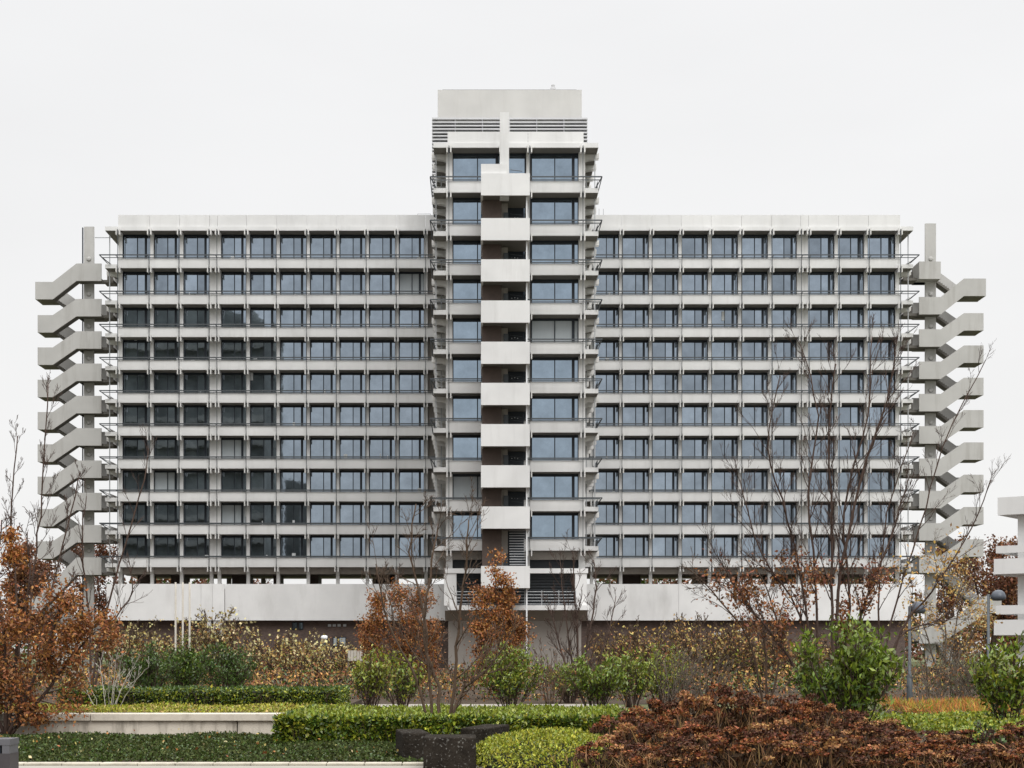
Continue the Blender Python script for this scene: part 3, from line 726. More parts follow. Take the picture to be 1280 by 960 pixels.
def grow(mb, rng, p, d, length, r, level, maxlev, pts_out, nch=(5, 5, 4, 3), ang=.7, up=.12, wob=.16, ratio=.55, sides=(6, 4, 3, 3, 3), minr=.0045):
    n = 6 if level == 0 else (5 if level == 1 else 4)
    pts = [p.copy()]; dirs = [d.copy()]; q = p.copy(); dd = d.copy()
    for i in range(n):
        dd = dd + Vector((rng.gauss(0, wob), rng.gauss(0, wob), rng.gauss(0, wob*.6) + up)); dd.normalize()
        q = q + dd*(length/n); pts.append(q.copy()); dirs.append(dd.copy())
    end = max(r*.35, minr)
    mb.tube(pts, [r + (end - r)*i/n for i in range(n+1)], sides[min(level, 4)])
    if level >= maxlev - 1: pts_out.extend([tuple(x) for x in pts[1:]])
    if level < maxlev:
        for c in range(nch[min(level, len(nch)-1)]):
            t = rng.uniform(.22, .98); i = min(int(t*n), n-1); fr = t*n - i
            b = pts[i].lerp(pts[i+1], fr); base = dirs[i+1]
            side = Vector((rng.gauss(0, 1), rng.gauss(0, 1), rng.gauss(0, .5))); side = (side - base*side.dot(base)).normalized()
            a = ang*rng.uniform(.6, 1.25); nd = (base*math.cos(a) + side*math.sin(a)).normalized()
            grow(mb, rng, b, nd, length*ratio*rng.uniform(.6, 1.15)*(1.15 - .5*t), max((r + (end - r)*t)*.55, minr), level+1, maxlev, pts_out, nch, ang, up, wob, ratio, sides, minr)

def stem_path(mb, rng, pts, r0, r1, tw, pts_out, nch, maxlev=3, L0=1.0, ang=.75, up=.12, start=.2, minr=.0045, sides=7):
    """explicit main stem (world points), smooth subdivided, with side branches"""
    P = [Vector(p) for p in pts]; out_ = []
    m = len(P)
    for i in range(m-1):
        a = P[max(i-1, 0)]; b = P[i]; c = P[i+1]; d = P[min(i+2, m-1)]
        for s in range(4):
            t = s/4; out_.append(.5*((2*b) + (c-a)*t + (2*a-5*b+4*c-d)*t*t + (3*b-a-3*c+d)*t**3))
    out_.append(P[-1]); n = len(out_) - 1
    for i in range(1, n): out_[i] = out_[i] + Vector((rng.gauss(0, tw), rng.gauss(0, tw), 0))
    mb.tube(out_, [r0 + (r1 - r0)*i/n for i in range(n+1)], sides)
    for c in range(nch):
        t = start + (1 - start)*(c + rng.random())/nch; i = min(int(t*n), n-1)
        b = out_[i].lerp(out_[i+1], t*n - i); base = (out_[i+1] - out_[i]).normalized()
        side = Vector((rng.gauss(0, 1), rng.gauss(0, .8), rng.gauss(0, .4))); side = (side - base*side.dot(base)).normalized()
        a = ang*rng.uniform(.6, 1.2); nd = (base*math.cos(a) + side*math.sin(a)).normalized()
        grow(mb, rng, b, nd, L0*rng.uniform(.5, 1.15)*(1.15 - .6*t), max((r0 + (r1 - r0)*t)*.5, minr), 1, maxlev, pts_out, (5, 5, 4, 3), ang*.85, up, .15, .55, minr=minr)

def tree(name, px, d, stems, label, cat='tree', bark='bark', leafspec=(), nch=10, L0=1.2, r0=.06, r1=.012, maxlev=3, seed=1, group=None, ang=.75, up=.12, minr=.0045, start=.2, tw=.015, z0=0):
    """stems: lists of (px,py) in the photograph's coordinates at depth d (+ jitter), first point is the root"""
    rng = random.Random(seed); nr = np.random.default_rng(seed)
    X0 = PX(px, d); root = empty(name, (X0, d, z0), label, cat, group)
    mb = MB(); tips = []
    for st in stems:
        dy = rng.uniform(-1, 1)*.35*L0; pts = []
        for i, (a_, b_) in enumerate(st):
            f = i/(len(st)-1); dd = d + dy*f*2; z = PZ(b_, dd)
            if i == 0 and z < z0 + .6: z = z0 - .05
            pts.append((PX(a_, dd) - X0, dd - d, z - z0))
        stem_path(mb, rng, pts, r0*rng.uniform(.75, 1.1), r1, tw, tips, nch, maxlev, L0, ang, up, start, minr)
    mb.build('trunk', M[bark], root, smooth=True)
    T = np.array(tips) if tips else np.zeros((0, 3))
    gs = []
    for cnt, size, asp, mname, zlo, zhi, spread, clump in leafspec:
        sel = T[(T[:, 2] > zlo) & (T[:, 2] < zhi)]
        if len(sel) == 0: continue
        if clump < 1:      # leaves only on a share of the twigs, in drifts
            ph = np.sin(sel[:, 0]*2.1 + seed) + np.sin(sel[:, 2]*2.7 + seed*2) + np.sin(sel[:, 1]*2.3 + seed*3); thr = np.quantile(ph, 1 - clump); sel = sel[ph >= thr]
        idx = nr.integers(0, len(sel), cnt); P = sel[idx] + nr.normal(size=(cnt, 3))*spread
        P[:, 2] = np.maximum(P[:, 2], .03)
        gs.append((P, size, asp, M[mname], 0, .35))
    leaves('crown', gs, root, nr)
    return root

def fan_shrub(name, px, d, width, height, label, cat='shrub', nst=14, bark='bark', leafspec=(), seed=1, z0=0, group=None, minr=.005, r0=.018, twl=.5, nch=5, maxlev=2, depth=None, lean=0, crown='foliage'):
    rng = random.Random(seed); nr = np.random.default_rng(seed); X0 = PX(px, d); root = empty(name, (X0, d, z0), label, cat, group)
    mb = MB(); tips = []; depth = depth or width*.8
    for i in range(nst):
        a = rng.uniform(0, 2*math.pi); rr = math.sqrt(rng.random()); h = height*rng.uniform(.6, 1.0)*(1 - .25*rr*rr)
        bx, by = rr*.25*width/2*math.cos(a), rr*.25*depth/2*math.sin(a)
        ex, ey = rr*width/2*math.cos(a) + lean*h, rr*depth/2*math.sin(a)
        pts = [(bx, by, -.03), (bx + (ex-bx)*.35, by + (ey-by)*.35, h*.42), (bx + (ex-bx)*.7, by + (ey-by)*.7, h*.75), (ex, ey, h)]
        stem_path(mb, rng, pts, r0*rng.uniform(.6, 1.2), minr, .012, tips, nch, maxlev, twl*height*.5, .7, .15, .15, minr, 4)
        tips.extend(pts[1:])
    mb.build('stems', M[bark], root, smooth=True)
    T = np.array(tips); gs = []
    for cnt, size, asp, mname, zlo, zhi, spread, ub in leafspec:
        sel = T[(T[:, 2] > zlo*height) & (T[:, 2] < zhi*height)]
        if len(sel) == 0: sel = T
        P = sel[nr.integers(0, len(sel), cnt)] + nr.normal(size=(cnt, 3))*spread*np.array([1, 1, .8]); P[:, 2] = np.maximum(P[:, 2], .02)
        gs.append((P, size, asp, M[mname], ub, 0))
    leaves(crown, gs, root, nr)
    return root

# --- background oaks behind the building
def far_tree(px, d, height, width, label, seed, m='redoak', n=5200, base=.12):
    rng = random.Random(seed); nr = np.random.default_rng(seed); root = empty('oak_tree', (PX(px, d), d, 0), label, 'tree', 'autumn oaks behind the office block')
    mb = MB(); tips = []
    for i in range(4):
        a = rng.uniform(0, 6.28); pts = [(0, 0, -.1), (math.cos(a)*.1*width, math.sin(a)*.1*width, height*.35), (math.cos(a)*.2*width, math.sin(a)*.2*width, height*.65), (math.cos(a)*.26*width, math.sin(a)*.26*width, height*.9)]
        stem_path(mb, rng, pts, .22, .04, .08, tips, 13, 2, height*.3, .95, .03, base, .03)
    mb.build('trunk', M['bark'], root, smooth=True)
    T = np.array(tips); T = T[T[:, 2] < height]
    ce = T[nr.integers(0, len(T), 190)]
    P = ce[nr.integers(0, len(ce), n)] + nr.normal(size=(n, 3))*.42; P = P[P[:, 2] < height*1.03]
    leaves('crown', [(P[::2], .34, .8, M[m], 0, .2), (P[1::2], .30, .8, M['rust2'], 0, .2)], root, nr)
far_tree(60, 205, 16, 10, 'red-brown oak behind the foot of the left stair tower', 11)
far_tree(125, 200, 17, 10, 'red-brown oak seen between the left stair tower and the long block', 12)
far_tree(20, 190, 13, 9, 'rusty oak beyond the left edge of the garden', 13)
far_tree(1195, 202, 16.5, 9, 'red-brown oak behind the foot of the right stair tower', 14)
far_tree(1238, 190, 15.5, 9, 'red-brown oak just left of the terraced white building', 15)
far_tree(1266, 175, 12, 8, 'low red-brown oak behind the terraces of the white building', 16)
far_tree(835, 210, 11, 10, 'brown oak glimpsed through the open storey right of the tower', 17)
far_tree(950, 212, 11.5, 10, 'brown oak glimpsed through the open storey behind the bare trees', 18)
far_tree(340, 210, 11, 9, 'brown oak glimpsed through the open storey left of the tower', 19)

def wood(name, x0, x1, y0, y1, h, n, seed, label):
    nr = np.random.default_rng(seed); X = nr.uniform(x0, x1, n); Y = nr.uniform(y0, y1, n)
    top = h*(.72 + .16*np.sin(X*.21 + seed) + .12*np.sin(X*.83 + Y*.3))
    Z = top*nr.uniform(0, 1, n)**.7
    P = np.stack([X, Y, Z], 1); k = n//3
    tag(leaves(name, [(P[:k], .6, .8, M['redoak']), (P[k:2*k], .6, .8, M['rust2']), (P[2*k:], .6, .8, M['dgreen'])], None, nr), label, 'wood', kind='stuff')
wood('far_wood', -170, -42, 225, 250, 9.5, 24000, 140, 'distant brown wood beyond the left end of the block')
wood('far_wood', 48, 170, 225, 250, 9.5, 24000, 141, 'distant brown wood beyond the right end of the block')
wood('tree_belt', PX(750, 212), PX(1135, 212), 205, 220, 15.5, 16000, 142, 'brown tree belt glimpsed through the open storey of the right wing')
wood('tree_belt', PX(150, 212), PX(300, 212), 205, 218, 14.0, 6000, 143, 'brown tree belt glimpsed through the open storey of the left wing')
# --- rust-leaved trees
tree('hornbeam_tree', 6, 31, [[(8, 922), (6, 810), (-4, 730), (2, 650)], [(8, 922), (22, 810), (36, 730), (34, 665)], [(8, 922), (-30, 800), (-50, 690)], [(8, 922), (45, 840), (72, 770), (80, 735)], [(8, 922), (60, 860), (100, 810), (118, 790)], [(8, 922), (-20, 860), (-60, 800)]],
     'rust-leaved young hornbeam tree filling the left edge of the garden', seed=21, r0=.045, nch=14, L0=.92, ang=1.0, up=.04, start=.06,
     leafspec=[(8500, .08, .5, 'rust', .25, 3.0, .11, 1), (7500, .075, .55, 'rust2', .2, 2.7, .11, 1), (1500, .08, .5, 'rust', 3.4, 5.5, .07, .4)])
tree('bare_tree', 30, 34, [[(30, 910), (20, 740), (14, 640), (22, 545)], [(30, 910), (42, 720), (52, 620), (60, 480)], [(30, 910), (2, 760), (-12, 650), (-14, 560)], [(30, 910), (60, 760), (84, 660), (100, 590)]],
     'slender bare tree with upright twigs rising above the rust-leaved hornbeam', seed=22, r0=.03, nch=13, L0=.9, ang=.55, up=.2, start=.35, maxlev=3, minr=.0035)
tree('leaning_tree', 112, 44, [[(112, 884), (124, 800), (150, 705), (180, 600), (186, 560)], [(112, 884), (112, 770), (102, 690), (108, 620)], [(112, 884), (135, 790), (165, 740), (160, 700)]],
     'bare tree leaning right in front of the left stair tower', seed=23, r0=.035, nch=13, L0=1.1, ang=.6, up=.1, start=.3, maxlev=2, leafspec=[(90, .08, .55, 'rust', .5, 2.4, .12, .5)])
tree('copper_tree', 503, 58, [[(505, 872), (505, 800), (500, 745), (495, 712)], [(505, 872), (515, 800), (524, 750)], [(505, 872), (486, 800), (474, 752)], [(505, 872), (470, 825), (458, 790)], [(505, 872), (530, 825), (538, 790)]],
     'copper-leaved small tree left of the tower, behind the bare multi-stem tree', seed=24, r0=.045, nch=17, L0=.85, ang=.9, up=.08, start=.1,
     leafspec=[(8500, .09, .6, 'rust', .4, 4.5, .13, .85), (5000, .09, .6, 'rust2', .3, 3.9, .14, 1)])
tree('copper_tree', 623, 55, [[(623, 872), (623, 800), (620, 745), (618, 690)], [(623, 872), (636, 800), (641, 735)], [(623, 872), (610, 800), (603, 740)], [(623, 872), (642, 830), (646, 780)], [(623, 872), (606, 830), (601, 790)]],
     'copper-leaved narrow tree directly in front of the tower foot', seed=25, r0=.045, nch=17, L0=.75, ang=.85, up=.12, start=.08,
     leafspec=[(8500, .09, .6, 'rust', .3, 5.2, .12, .9), (5200, .09, .6, 'rust2', .2, 4.3, .14, 1)])
# --- bare trees in the middle
tree('multi_stem_tree', 546, 29.7, [[(539, 926), (536, 830), (528, 760), (512, 690), (520, 630)], [(556, 926), (568, 860), (572, 790), (582, 710), (586, 650)], [(546, 926), (548, 860), (530, 800), (540, 700), (548, 655)], [(556, 926), (575, 870), (610, 835), (636, 800)], [(541, 926), (520, 850), (486, 780), (470, 705)]],
     'bare multi-stem young tree behind the dark stone blocks', seed=26, r0=.038, nch=12, L0=1.15, ang=.75, up=.10, start=.22, bark='red_twig', minr=.0035)
tree('bare_tree', 722, 56, [[(722, 874), (722, 800), (718, 740), (716, 690)], [(722, 874), (735, 800), (745, 735), (742, 700)], [(722, 874), (700, 810), (688, 760)], [(722, 874), (755, 810), (770, 745)], [(722, 874), (708, 780), (700, 700)]],
     'bare dark-branched tree right of the tower foot above the laurel', seed=27, r0=.045, nch=15, L0=1.2, ang=.55, up=.14, start=.15)
tree('bare_tree', 1015, 40, [[(1018, 896), (1012, 790), (985, 650), (960, 560), (975, 470)], [(1018, 896), (1022, 760), (1010, 620), (1022, 520), (1000, 430)], [(1018, 896), (1000, 770), (950, 690), (925, 600)], [(1018, 896), (985, 820), (930, 750), (900, 700)]],
     'tall bare tree with spreading forked stems in front of the right wing', seed=28, r0=.045, nch=24, minr=.0034, L0=1.5, ang=.55, up=.12, start=.25,
     leafspec=[(750, .10, .55, 'rust2', 1.0, 4.3, .10, .6), (350, .10, .55, 'rust', 1.0, 4.0, .10, .5), (350, .10, .55, 'redoak', 1.0, 4.2, .1, .8)])
tree('bare_tree', 1052, 38, [[(1048, 900), (1062, 760), (1055, 640), (1085, 520), (1090, 420)], [(1048, 900), (1048, 740), (1075, 600), (1110, 500), (1120, 440)], [(1048, 900), (1072, 780), (1110, 680), (1135, 600)], [(1048, 900), (1040, 760), (1040, 640), (1036, 540), (1045, 455)]],
     'tallest bare tree, second from the right, with dense upright twigs', seed=29, r0=.044, nch=24, minr=.0034, L0=1.35, ang=.5, up=.14, start=.25,
     leafspec=[(600, .095, .55, 'rust2', .8, 3.6, .1, .6), (260, .095, .55, 'rust', .8, 3.4, .1, .5), (350, .09, .55, 'redoak', .8, 3.9, .1, .8)])
tree('bare_tree', 1120, 44, [[(1105, 884), (1112, 780), (1150, 660), (1178, 560), (1232, 450)], [(1105, 884), (1125, 790), (1165, 740), (1215, 660), (1238, 600)], [(1105, 884), (1098, 760), (1110, 640), (1142, 540)], [(1105, 884), (1120, 800), (1180, 770), (1210, 720)]],
     'bare tree with one long branch reaching right across the stair tower', seed=30, r0=.038, nch=16, minr=.0034, L0=1.3, ang=.55, up=.08, start=.3,
     leafspec=[(260, .11, .6, 'ochre', 1.0, 5, .2, .4)])
tree('ochre_tree', 1178, 64, [[(1180, 866), (1182, 790), (1172, 720), (1165, 680)], [(1180, 866), (1195, 780), (1208, 720)], [(1180, 866), (1160, 800), (1145, 750)], [(1180, 866), (1205, 810), (1228, 770)]],
     'small tree with sparse ochre leaves between the two lamp posts', seed=31, r0=.05, nch=12, L0=1.5, ang=.9, up=.05, start=.15, bark='barkg',
     leafspec=[(1500, .10, .7, 'ochre', .6, 6, .18, .8), (500, .10, .7, 'pale', .6, 6, .18, .8)])
tree('arching_tree', 900, 42, [[(958, 884), (935, 800), (890, 740), (860, 710)], [(958, 884), (955, 800), (925, 740), (890, 725)], [(958, 884), (975, 810), (960, 740), (938, 700)]],
     'arching bare shrub-like tree reaching left over the hydrangeas', seed=32, r0=.04, nch=11, L0=1.1, ang=.6, up=.0, start=.25, bark='red_twig',
     leafspec=[(700, .09, .6, 'rust2', .8, 4, .14, .5)])
# --- yellow-leaved tall shrubs in front of the brick wall
yl = [(165, 74, 5.0, 4.2, 'slim shrub with a few yellow leaves against the left end of the brick wall'),
      (206, 78, 4.6, 3.8, 'loose yellow-leaved shrub behind the three thin poles'),
      (266, 70, 3.6, 5.2, 'tall pale-yellow-leaved shrub in front of the white piers'),
      (318, 74, 5.0, 4.0, 'yellow-leaved shrub just right of the white piers'),
      (358, 70, 4.6, 3.7, 'brown and yellow shrub under the small dark windows'),
      (398, 76, 5.0, 3.5, 'yellow-speckled shrub left of the wooden panel'),
      (437, 72, 4.0, 2.8, 'low rust-brown shrub right behind the wooden panel')]
for i, (px, d, wd, h, lab) in enumerate(yl):
    fan_shrub('deciduous_shrub', px, d, wd, h*.74, lab, nst=20, bark='red_twig', seed=40+i, group='autumn shrubs along the brick wall', minr=.009, r0=.03, nch=6, maxlev=3, twl=.55,
              leafspec=[(260 if i != 2 else 520, .15, .7, 'pale', .35, 1.1, .16, -.1), (330, .12, .7, 'yellow', .1, 1.05, .18, -.1), (450, .10, .7, 'rust2', 0, .7, .22, 0), (260, .10, .5, 'laurel2', 0, .6, .2, .5), (320, .10, .7, 'ochre', 0, .8, .2, 0)])
yr = [(765, 70, 3.8, 3.4, 'brown-twigged shrub with yellow specks behind the rightmost middle laurel'),
      (805, 66, 4.6, 3.6, 'yellow-leaved thicket just right of the middle laurels'),
      (846, 72, 4.8, 4.0, 'tall twiggy thicket with yellow leaf tips below the right podium wall'),
      (884, 62, 4.4, 3.9, 'twiggy shrub with bright yellow top leaves near the two round lamps'),
      (922, 70, 5.0, 3.8, 'brown thicket under the right round lamp'),
      (962, 64, 4.4, 3.6, 'rust-brown thicket behind the tall forked bare tree'),
      (1003, 72, 4.6, 3.4, 'brown thicket between the two tallest bare trees')]
for i, (px, d, wd, h, lab) in enumerate(yr):
    fan_shrub('thicket_shrub', px, d, wd, h*.78, lab, nst=22, bark='red_twig', seed=60+i, group='thickets below the right podium wall', minr=.009, r0=.028, nch=7, maxlev=3, twl=.55,
              leafspec=[(190, .13, .7, 'yellow', .3, 1.1, .18, -.1), (380, .10, .7, 'ochre', .1, 1, .2, -.1), (420, .10, .7, 'rust2', 0, .8, .2, 0), (320, .10, .6, 'laurel2', 0, .6, .22, .2)])
for i, (px, d, h, lab) in enumerate(((838, 44, 2.1, 'bare grey shrub behind the hydrangea hump, left of the arching tree'), (875, 40, 1.9, 'bare grey shrub right behind the highest hydrangea'), (1165, 46, 2.3, 'tangled bare shrub right of the big laurel'), (1195, 44, 1.9, 'pale tangled bare shrub beside the orange grass'), (690, 50, 2.3, 'reddish bare shrub right of the middle laurel'))):
    fan_shrub('bare_shrub', px, d, 2.0, h, lab, nst=15, bark='barkg' if i != 4 else 'red_twig', seed=80+i, minr=.005, r0=.014, nch=5, maxlev=2 if i != 3 else 3, leafspec=[(90, .07, .6, 'rust2', 0, 1, .1, 0)], group='bare shrubs')
# --- laurels
def laurel(px, d, wd, h, n, lab, seed, m1='laurel', m2='laurel2', size=.12, z0=0, nst=20):
    fan_shrub('laurel_shrub', px, d, wd, h, lab, nst=nst, bark='bark', seed=seed, group='evergreen laurels', minr=.006, r0=.02, nch=6, maxlev=2, twl=.42, z0=z0,
              leafspec=[(n, size, .38, m1, .08, 1.05, .09, 1.1), (n//2, size, .38, m2, .3, 1.1, .08, 1.3), (n//5, size*.9, .4, 'dgreen', 0, .5, .12, .6)])
laurel(462, 45, 1.5, 1.75, 800, 'leftmost middle laurel, olive green, right of the back hedge', 90, 'laurel2', 'laurel2')
laurel(502, 46, 1.7, 1.65, 800, 'olive green laurel between the leftmost middle laurel and the multi-stem tree', 91, 'laurel2', 'laurel')
laurel(638, 45, 2.2, 1.9, 1500, 'rounded bright green laurel behind the long hedge, right of the multi-stem tree', 92)
laurel(745, 45, 2.1, 1.6, 1200, 'mid green laurel at the right end of the long hedge', 93, 'laurel', 'laurel')
laurel(790, 47, 1.6, 1.75, 900, 'light olive laurel behind the right end of the long hedge', 94, 'laurel2', 'laurel')
laurel(828, 50, 1.9, 1.9, 900, 'loose olive laurel behind the hydrangea hump, among bare twigs', 103, 'laurel2', 'laurel2')
laurel(712, 51, 1.3, 1.3, 500, 'small olive laurel between the rounded bright laurel and the mid green one', 104, 'laurel2', 'laurel')
laurel(1062, 31, 2.2, 2.3, 2300, 'largest laurel, bushy and bright green, behind the hydrangeas', 95, 'laurel', 'laurel', .14, 0, 26)
laurel(1262, 33, 1.5, 2.05, 900, 'open laurel with bare lower stems at the right edge', 96, 'laurel', 'laurel2', .14, 0, 14)
laurel(1020, 36, 1.1, 1.5, 700, 'small laurel tucked against the left side of the largest laurel', 97, 'dgreen', 'laurel')
laurel(185, 47, 1.9, 1.75, 2300, 'dense dark green bush, left one of three behind the back hedge', 98, 'dgreen', 'dgreen', .10, .2, 24)
laurel(232, 48, 2.2, 1.8, 2600, 'dense dark green bush, middle one of three behind the back hedge', 99, 'dgreen', 'laurel', .10, .2, 24)
laurel(286, 47, 1.9, 1.7, 2300, 'dense dark green bush, right one of three behind the back hedge', 100, 'dgreen', 'dgreen', .10, .2, 24)
laurel(1245, 52, 2.4, 1.3, 1500, 'low dark evergreen bush behind the right-hand lamp post', 101, 'dgreen', 'dgreen', .09)
fan_shrub('pale_shrub', 134, 35.5, 2.0, 1.7, 'pale leafless shrub spreading above the low concrete wall', nst=9, bark='barkp', seed=102, z0=.38, minr=.004, r0=.012, nch=4, maxlev=2, leafspec=[(12, .07, .6, 'rust', .3, 1, .1, 0)])

# --- clipped hedges
def hedge(name, x0, x1, y0, y1, z0, h, n, size, m1, m2, label, seed):
    nr = np.random.default_rng(seed); root = empty(name, ((x0+x1)/2, (y0+y1)/2, z0), label, 'hedge')
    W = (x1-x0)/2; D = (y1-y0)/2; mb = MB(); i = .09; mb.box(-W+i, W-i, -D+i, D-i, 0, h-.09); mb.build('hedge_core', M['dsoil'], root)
    top = int(n*.45); fr = int(n*.4); sd_ = n - top - fr
    P1 = np.stack([nr.uniform(-W, W, top), nr.uniform(-D, D, top), h + nr.normal(0, .014, top)], 1)
    P1[:, 2] += .018*np.sin(P1[:, 0]*3.1 + seed) + .012*np.sin(P1[:, 0]*7 + P1[:, 1]*4) - .06
    P2 = np.stack([nr.uniform(-W, W, fr), -D + np.abs(nr.normal(0, .05, fr)), h*nr.uniform(0, 1, fr)**.8], 1); P2[:, 1] += .05*np.sin(P2[:, 0]*4 + P2[:, 2]*6)
    sgn = nr.choice([-1, 1], sd_); P3 = np.stack([sgn*(W - np.abs(nr.normal(0, .06, sd_))), nr.uniform(-D, D, sd_), h*nr.uniform(0, 1, sd_)], 1)
    P = np.concatenate([P2, P3]); k = len(P)//2
    nr.shuffle(P)
    leaves('foliage', [(P1, size, .5, M[m1], .8, 0), (P[:k], size, .5, M[m1], .3, 0), (P[k:], size, .5, M[m2], .3, 0), (P[:len(P)//25], size*1.3, .6, M['lime'], .3, 0)], root, nr)
    tw = MB(); rr = random.Random(seed)
    for _ in range(int((x1-x0)*9)):
        x = rr.uniform(-W, W); tw.tube([(x, -D + .06, 0), (x + rr.uniform(-.1, .1), -D - .0, h*.5), (x + rr.uniform(-.15, .15), -D + .05, h*.9)], [.008, .006, .004], 3)
    tw.build('stems', M['bark'], root)
hedge('box_hedge', PX(352, 29), PX(796, 29), 27.9, 34.2, 0, .51, 30000, .085, 'hedge', 'dgreen', 'long low clipped hedge with yellow-green top behind the stone blocks', 110)
hedge('box_hedge', PX(98, 38), PX(432, 38), 36.1, 39.5, .36, .47, 15000, .065, 'dgreen', 'hedge', 'dark clipped hedge above the low concrete wall on the left', 111)

# low concrete garden wall, in two courses
wl = empty('garden_wall', (PX(180, 31.3), 31.3, 0), 'low stained concrete garden wall of two courses at the left', 'wall'); cxw = PX(180, 31.3)
def wbox(name, a_, c_, y0, y1, z0, z1, m='wallc'):
    mb = MB(); x0, x1 = PX(a_, 31.3) - cxw, PX(c_, 31.3) - cxw; mb.box(x0, x1, y0 - 31.3, y1 - 31.3, z0, z1); o = mb.build(name, M[m], wl)
    bv = o.modifiers.new('bevel', 'BEVEL'); bv.width = .012; bv.segments = 2; return o
wbox('lower_block', -120, 295.3, 31.35, 31.8, 0, .29); wbox('lower_block', 296.6, 470, 31.35, 31.8, 0, .29)
wbox('coping', -120, 112.6, 31.28, 31.8, .294, .44, 'cope'); wbox('coping', 113.4, 470, 31.28, 31.8, .294, .44, 'cope')
mb = MB(); mb.box(PX(-120, 31.3), PX(432, 38), 31.81, 43.4, 0, .36); tag(mb.build('raised_bed', M['soil']), kind='structure')

# kerb stones
x = -14.0; i = 0; kb = MB(); krb = empty('kerb', (-6, 23.1, 0), 'row of pale kerb stones along the front of the ivy bed', 'kerb')
while x < -.55:
    mb = MB(); mb.box(x + 6.006, x + 6.554, -.12, .12, 0, .045); o = mb.build('kerb_stone', M['kerb'], krb); bv = o.modifiers.new('bevel', 'BEVEL'); bv.width = .012; bv.segments = 2; x += .56

# ground covers
def cover(name, x0, x1, y0, y1, z, n, size, asp, ms, seed, zvar=.05, up=.8, taper=None, label=None):
    nr = np.random.default_rng(seed); X = nr.uniform(x0, x1, n); Y = nr.uniform(y0, y1, n)
    if taper: keep = taper(X, Y); X, Y = X[keep], Y[keep]
    Z = z + zvar*(np.sin(X*2.3 + seed)*np.sin(Y*1.9) + 1)*.5 + nr.uniform(0, zvar, len(X))
    P = np.stack([X, Y, Z], 1); gs = []; k = len(P)//len(ms)
    for i, m in enumerate(ms): gs.append((P[i*k:(i+1)*k], size, asp, M[m], up, 0))
    o = leaves(name, gs, None, nr); tag(o, label, 'ground cover', kind='stuff'); return o
cover('ivy', -12, .4, 23.3, 30.6, -.01, 85000, .042, .9, ['ivy', 'ivy', 'dgreen', 'ivy', 'ivy'], 120, .06, .5, label='dark green ivy covering the front bed')
cover('fallen_leaves', -12, 1, 23.3, 31, 0.08, 260, .055, .7, ['yellow', 'pale', 'rust'], 121, .05, .2, label='scattered fallen yellow leaves on the ivy')
cover('yellow_ground_cover', -16, PX(432, 36), 31.9, 36.3, .37, 16000, .06, .6, ['lime', 'yellow', 'lime', 'hedge'], 122, .06, 1.0, label='yellow-green low plants on top of the raised bed')
cover('green_ground_cover', PX(1110, 33), PX(1330, 33), 25.5, 36.5, .06, 22000, .07, .7, ['hedge', 'lime', 'hedge', 'laurel'], 123, .12, .8, label='bright green low plants behind the right hydrangeas')
cover('orange_grass', PX(1120, 41), PX(1262, 41), 36.5, 43, .02, 12000, .24, .07, ['ograss', 'straw', 'ograss', 'laurel2', 'lime'], 124, .14, 1.3, label='orange dry grass strip beside the large laurel')
cover('leaf_litter', -24, 30, 33, 60, .01, 16000, .08, .7, ['rust2', 'dry', 'rust', 'ivy'], 125, .05, .0, label='brown fallen leaves on the beds and the path edge', taper=lambda X, Y: (Y < 44.5) | (Y > 51.5))
cover('undergrowth', -30, 45, 49.8, 70, .02, 42000, .13, .5, ['rust2', 'dry', 'dgreen', 'ochre'], 126, .6, .6, label='brown and green undergrowth in front of the brick wall')

# lime green low mound
def mound(name, px, d, wd, dp, h, n, label, seed):
    nr = np.random.default_rng(seed); root = empty(name, (PX(px, d), d, 0), label, 'shrub')
    u = nr.uniform(0, 2*np.pi, n); r = np.sqrt(nr.uniform(0, 1, n)); X = r*wd/2*np.cos(u); Y = r*dp/2*np.sin(u); Z = h*np.power(np.clip(1 - r**2.6, 0, 1), .6) + .03*np.sin(X*5)*np.sin(Y*4) + nr.normal(0, .02, n)
    P = np.stack([X, Y, np.maximum(Z, .01)], 1)
    leaves('foliage', [(P[:n//2], .05, .45, M['lime'], .9, 0), (P[n//2:n*4//5], .05, .45, M['hedge'], .9, 0), (P[n*4//5:], .05, .45, M['laurel2'], .9, 0)], root, nr)
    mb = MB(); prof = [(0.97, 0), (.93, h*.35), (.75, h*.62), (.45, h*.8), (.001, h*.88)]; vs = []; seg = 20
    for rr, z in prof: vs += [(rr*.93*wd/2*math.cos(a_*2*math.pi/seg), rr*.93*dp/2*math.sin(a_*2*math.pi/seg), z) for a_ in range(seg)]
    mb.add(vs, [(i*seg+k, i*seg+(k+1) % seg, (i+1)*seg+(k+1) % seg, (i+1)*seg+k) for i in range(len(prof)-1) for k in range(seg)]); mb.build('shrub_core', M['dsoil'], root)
mound('spirea_mound', 688, 23.2, 2.5, 3.6, .47, 15000, 'low lime green mounded shrub right of the stone blocks', 130)

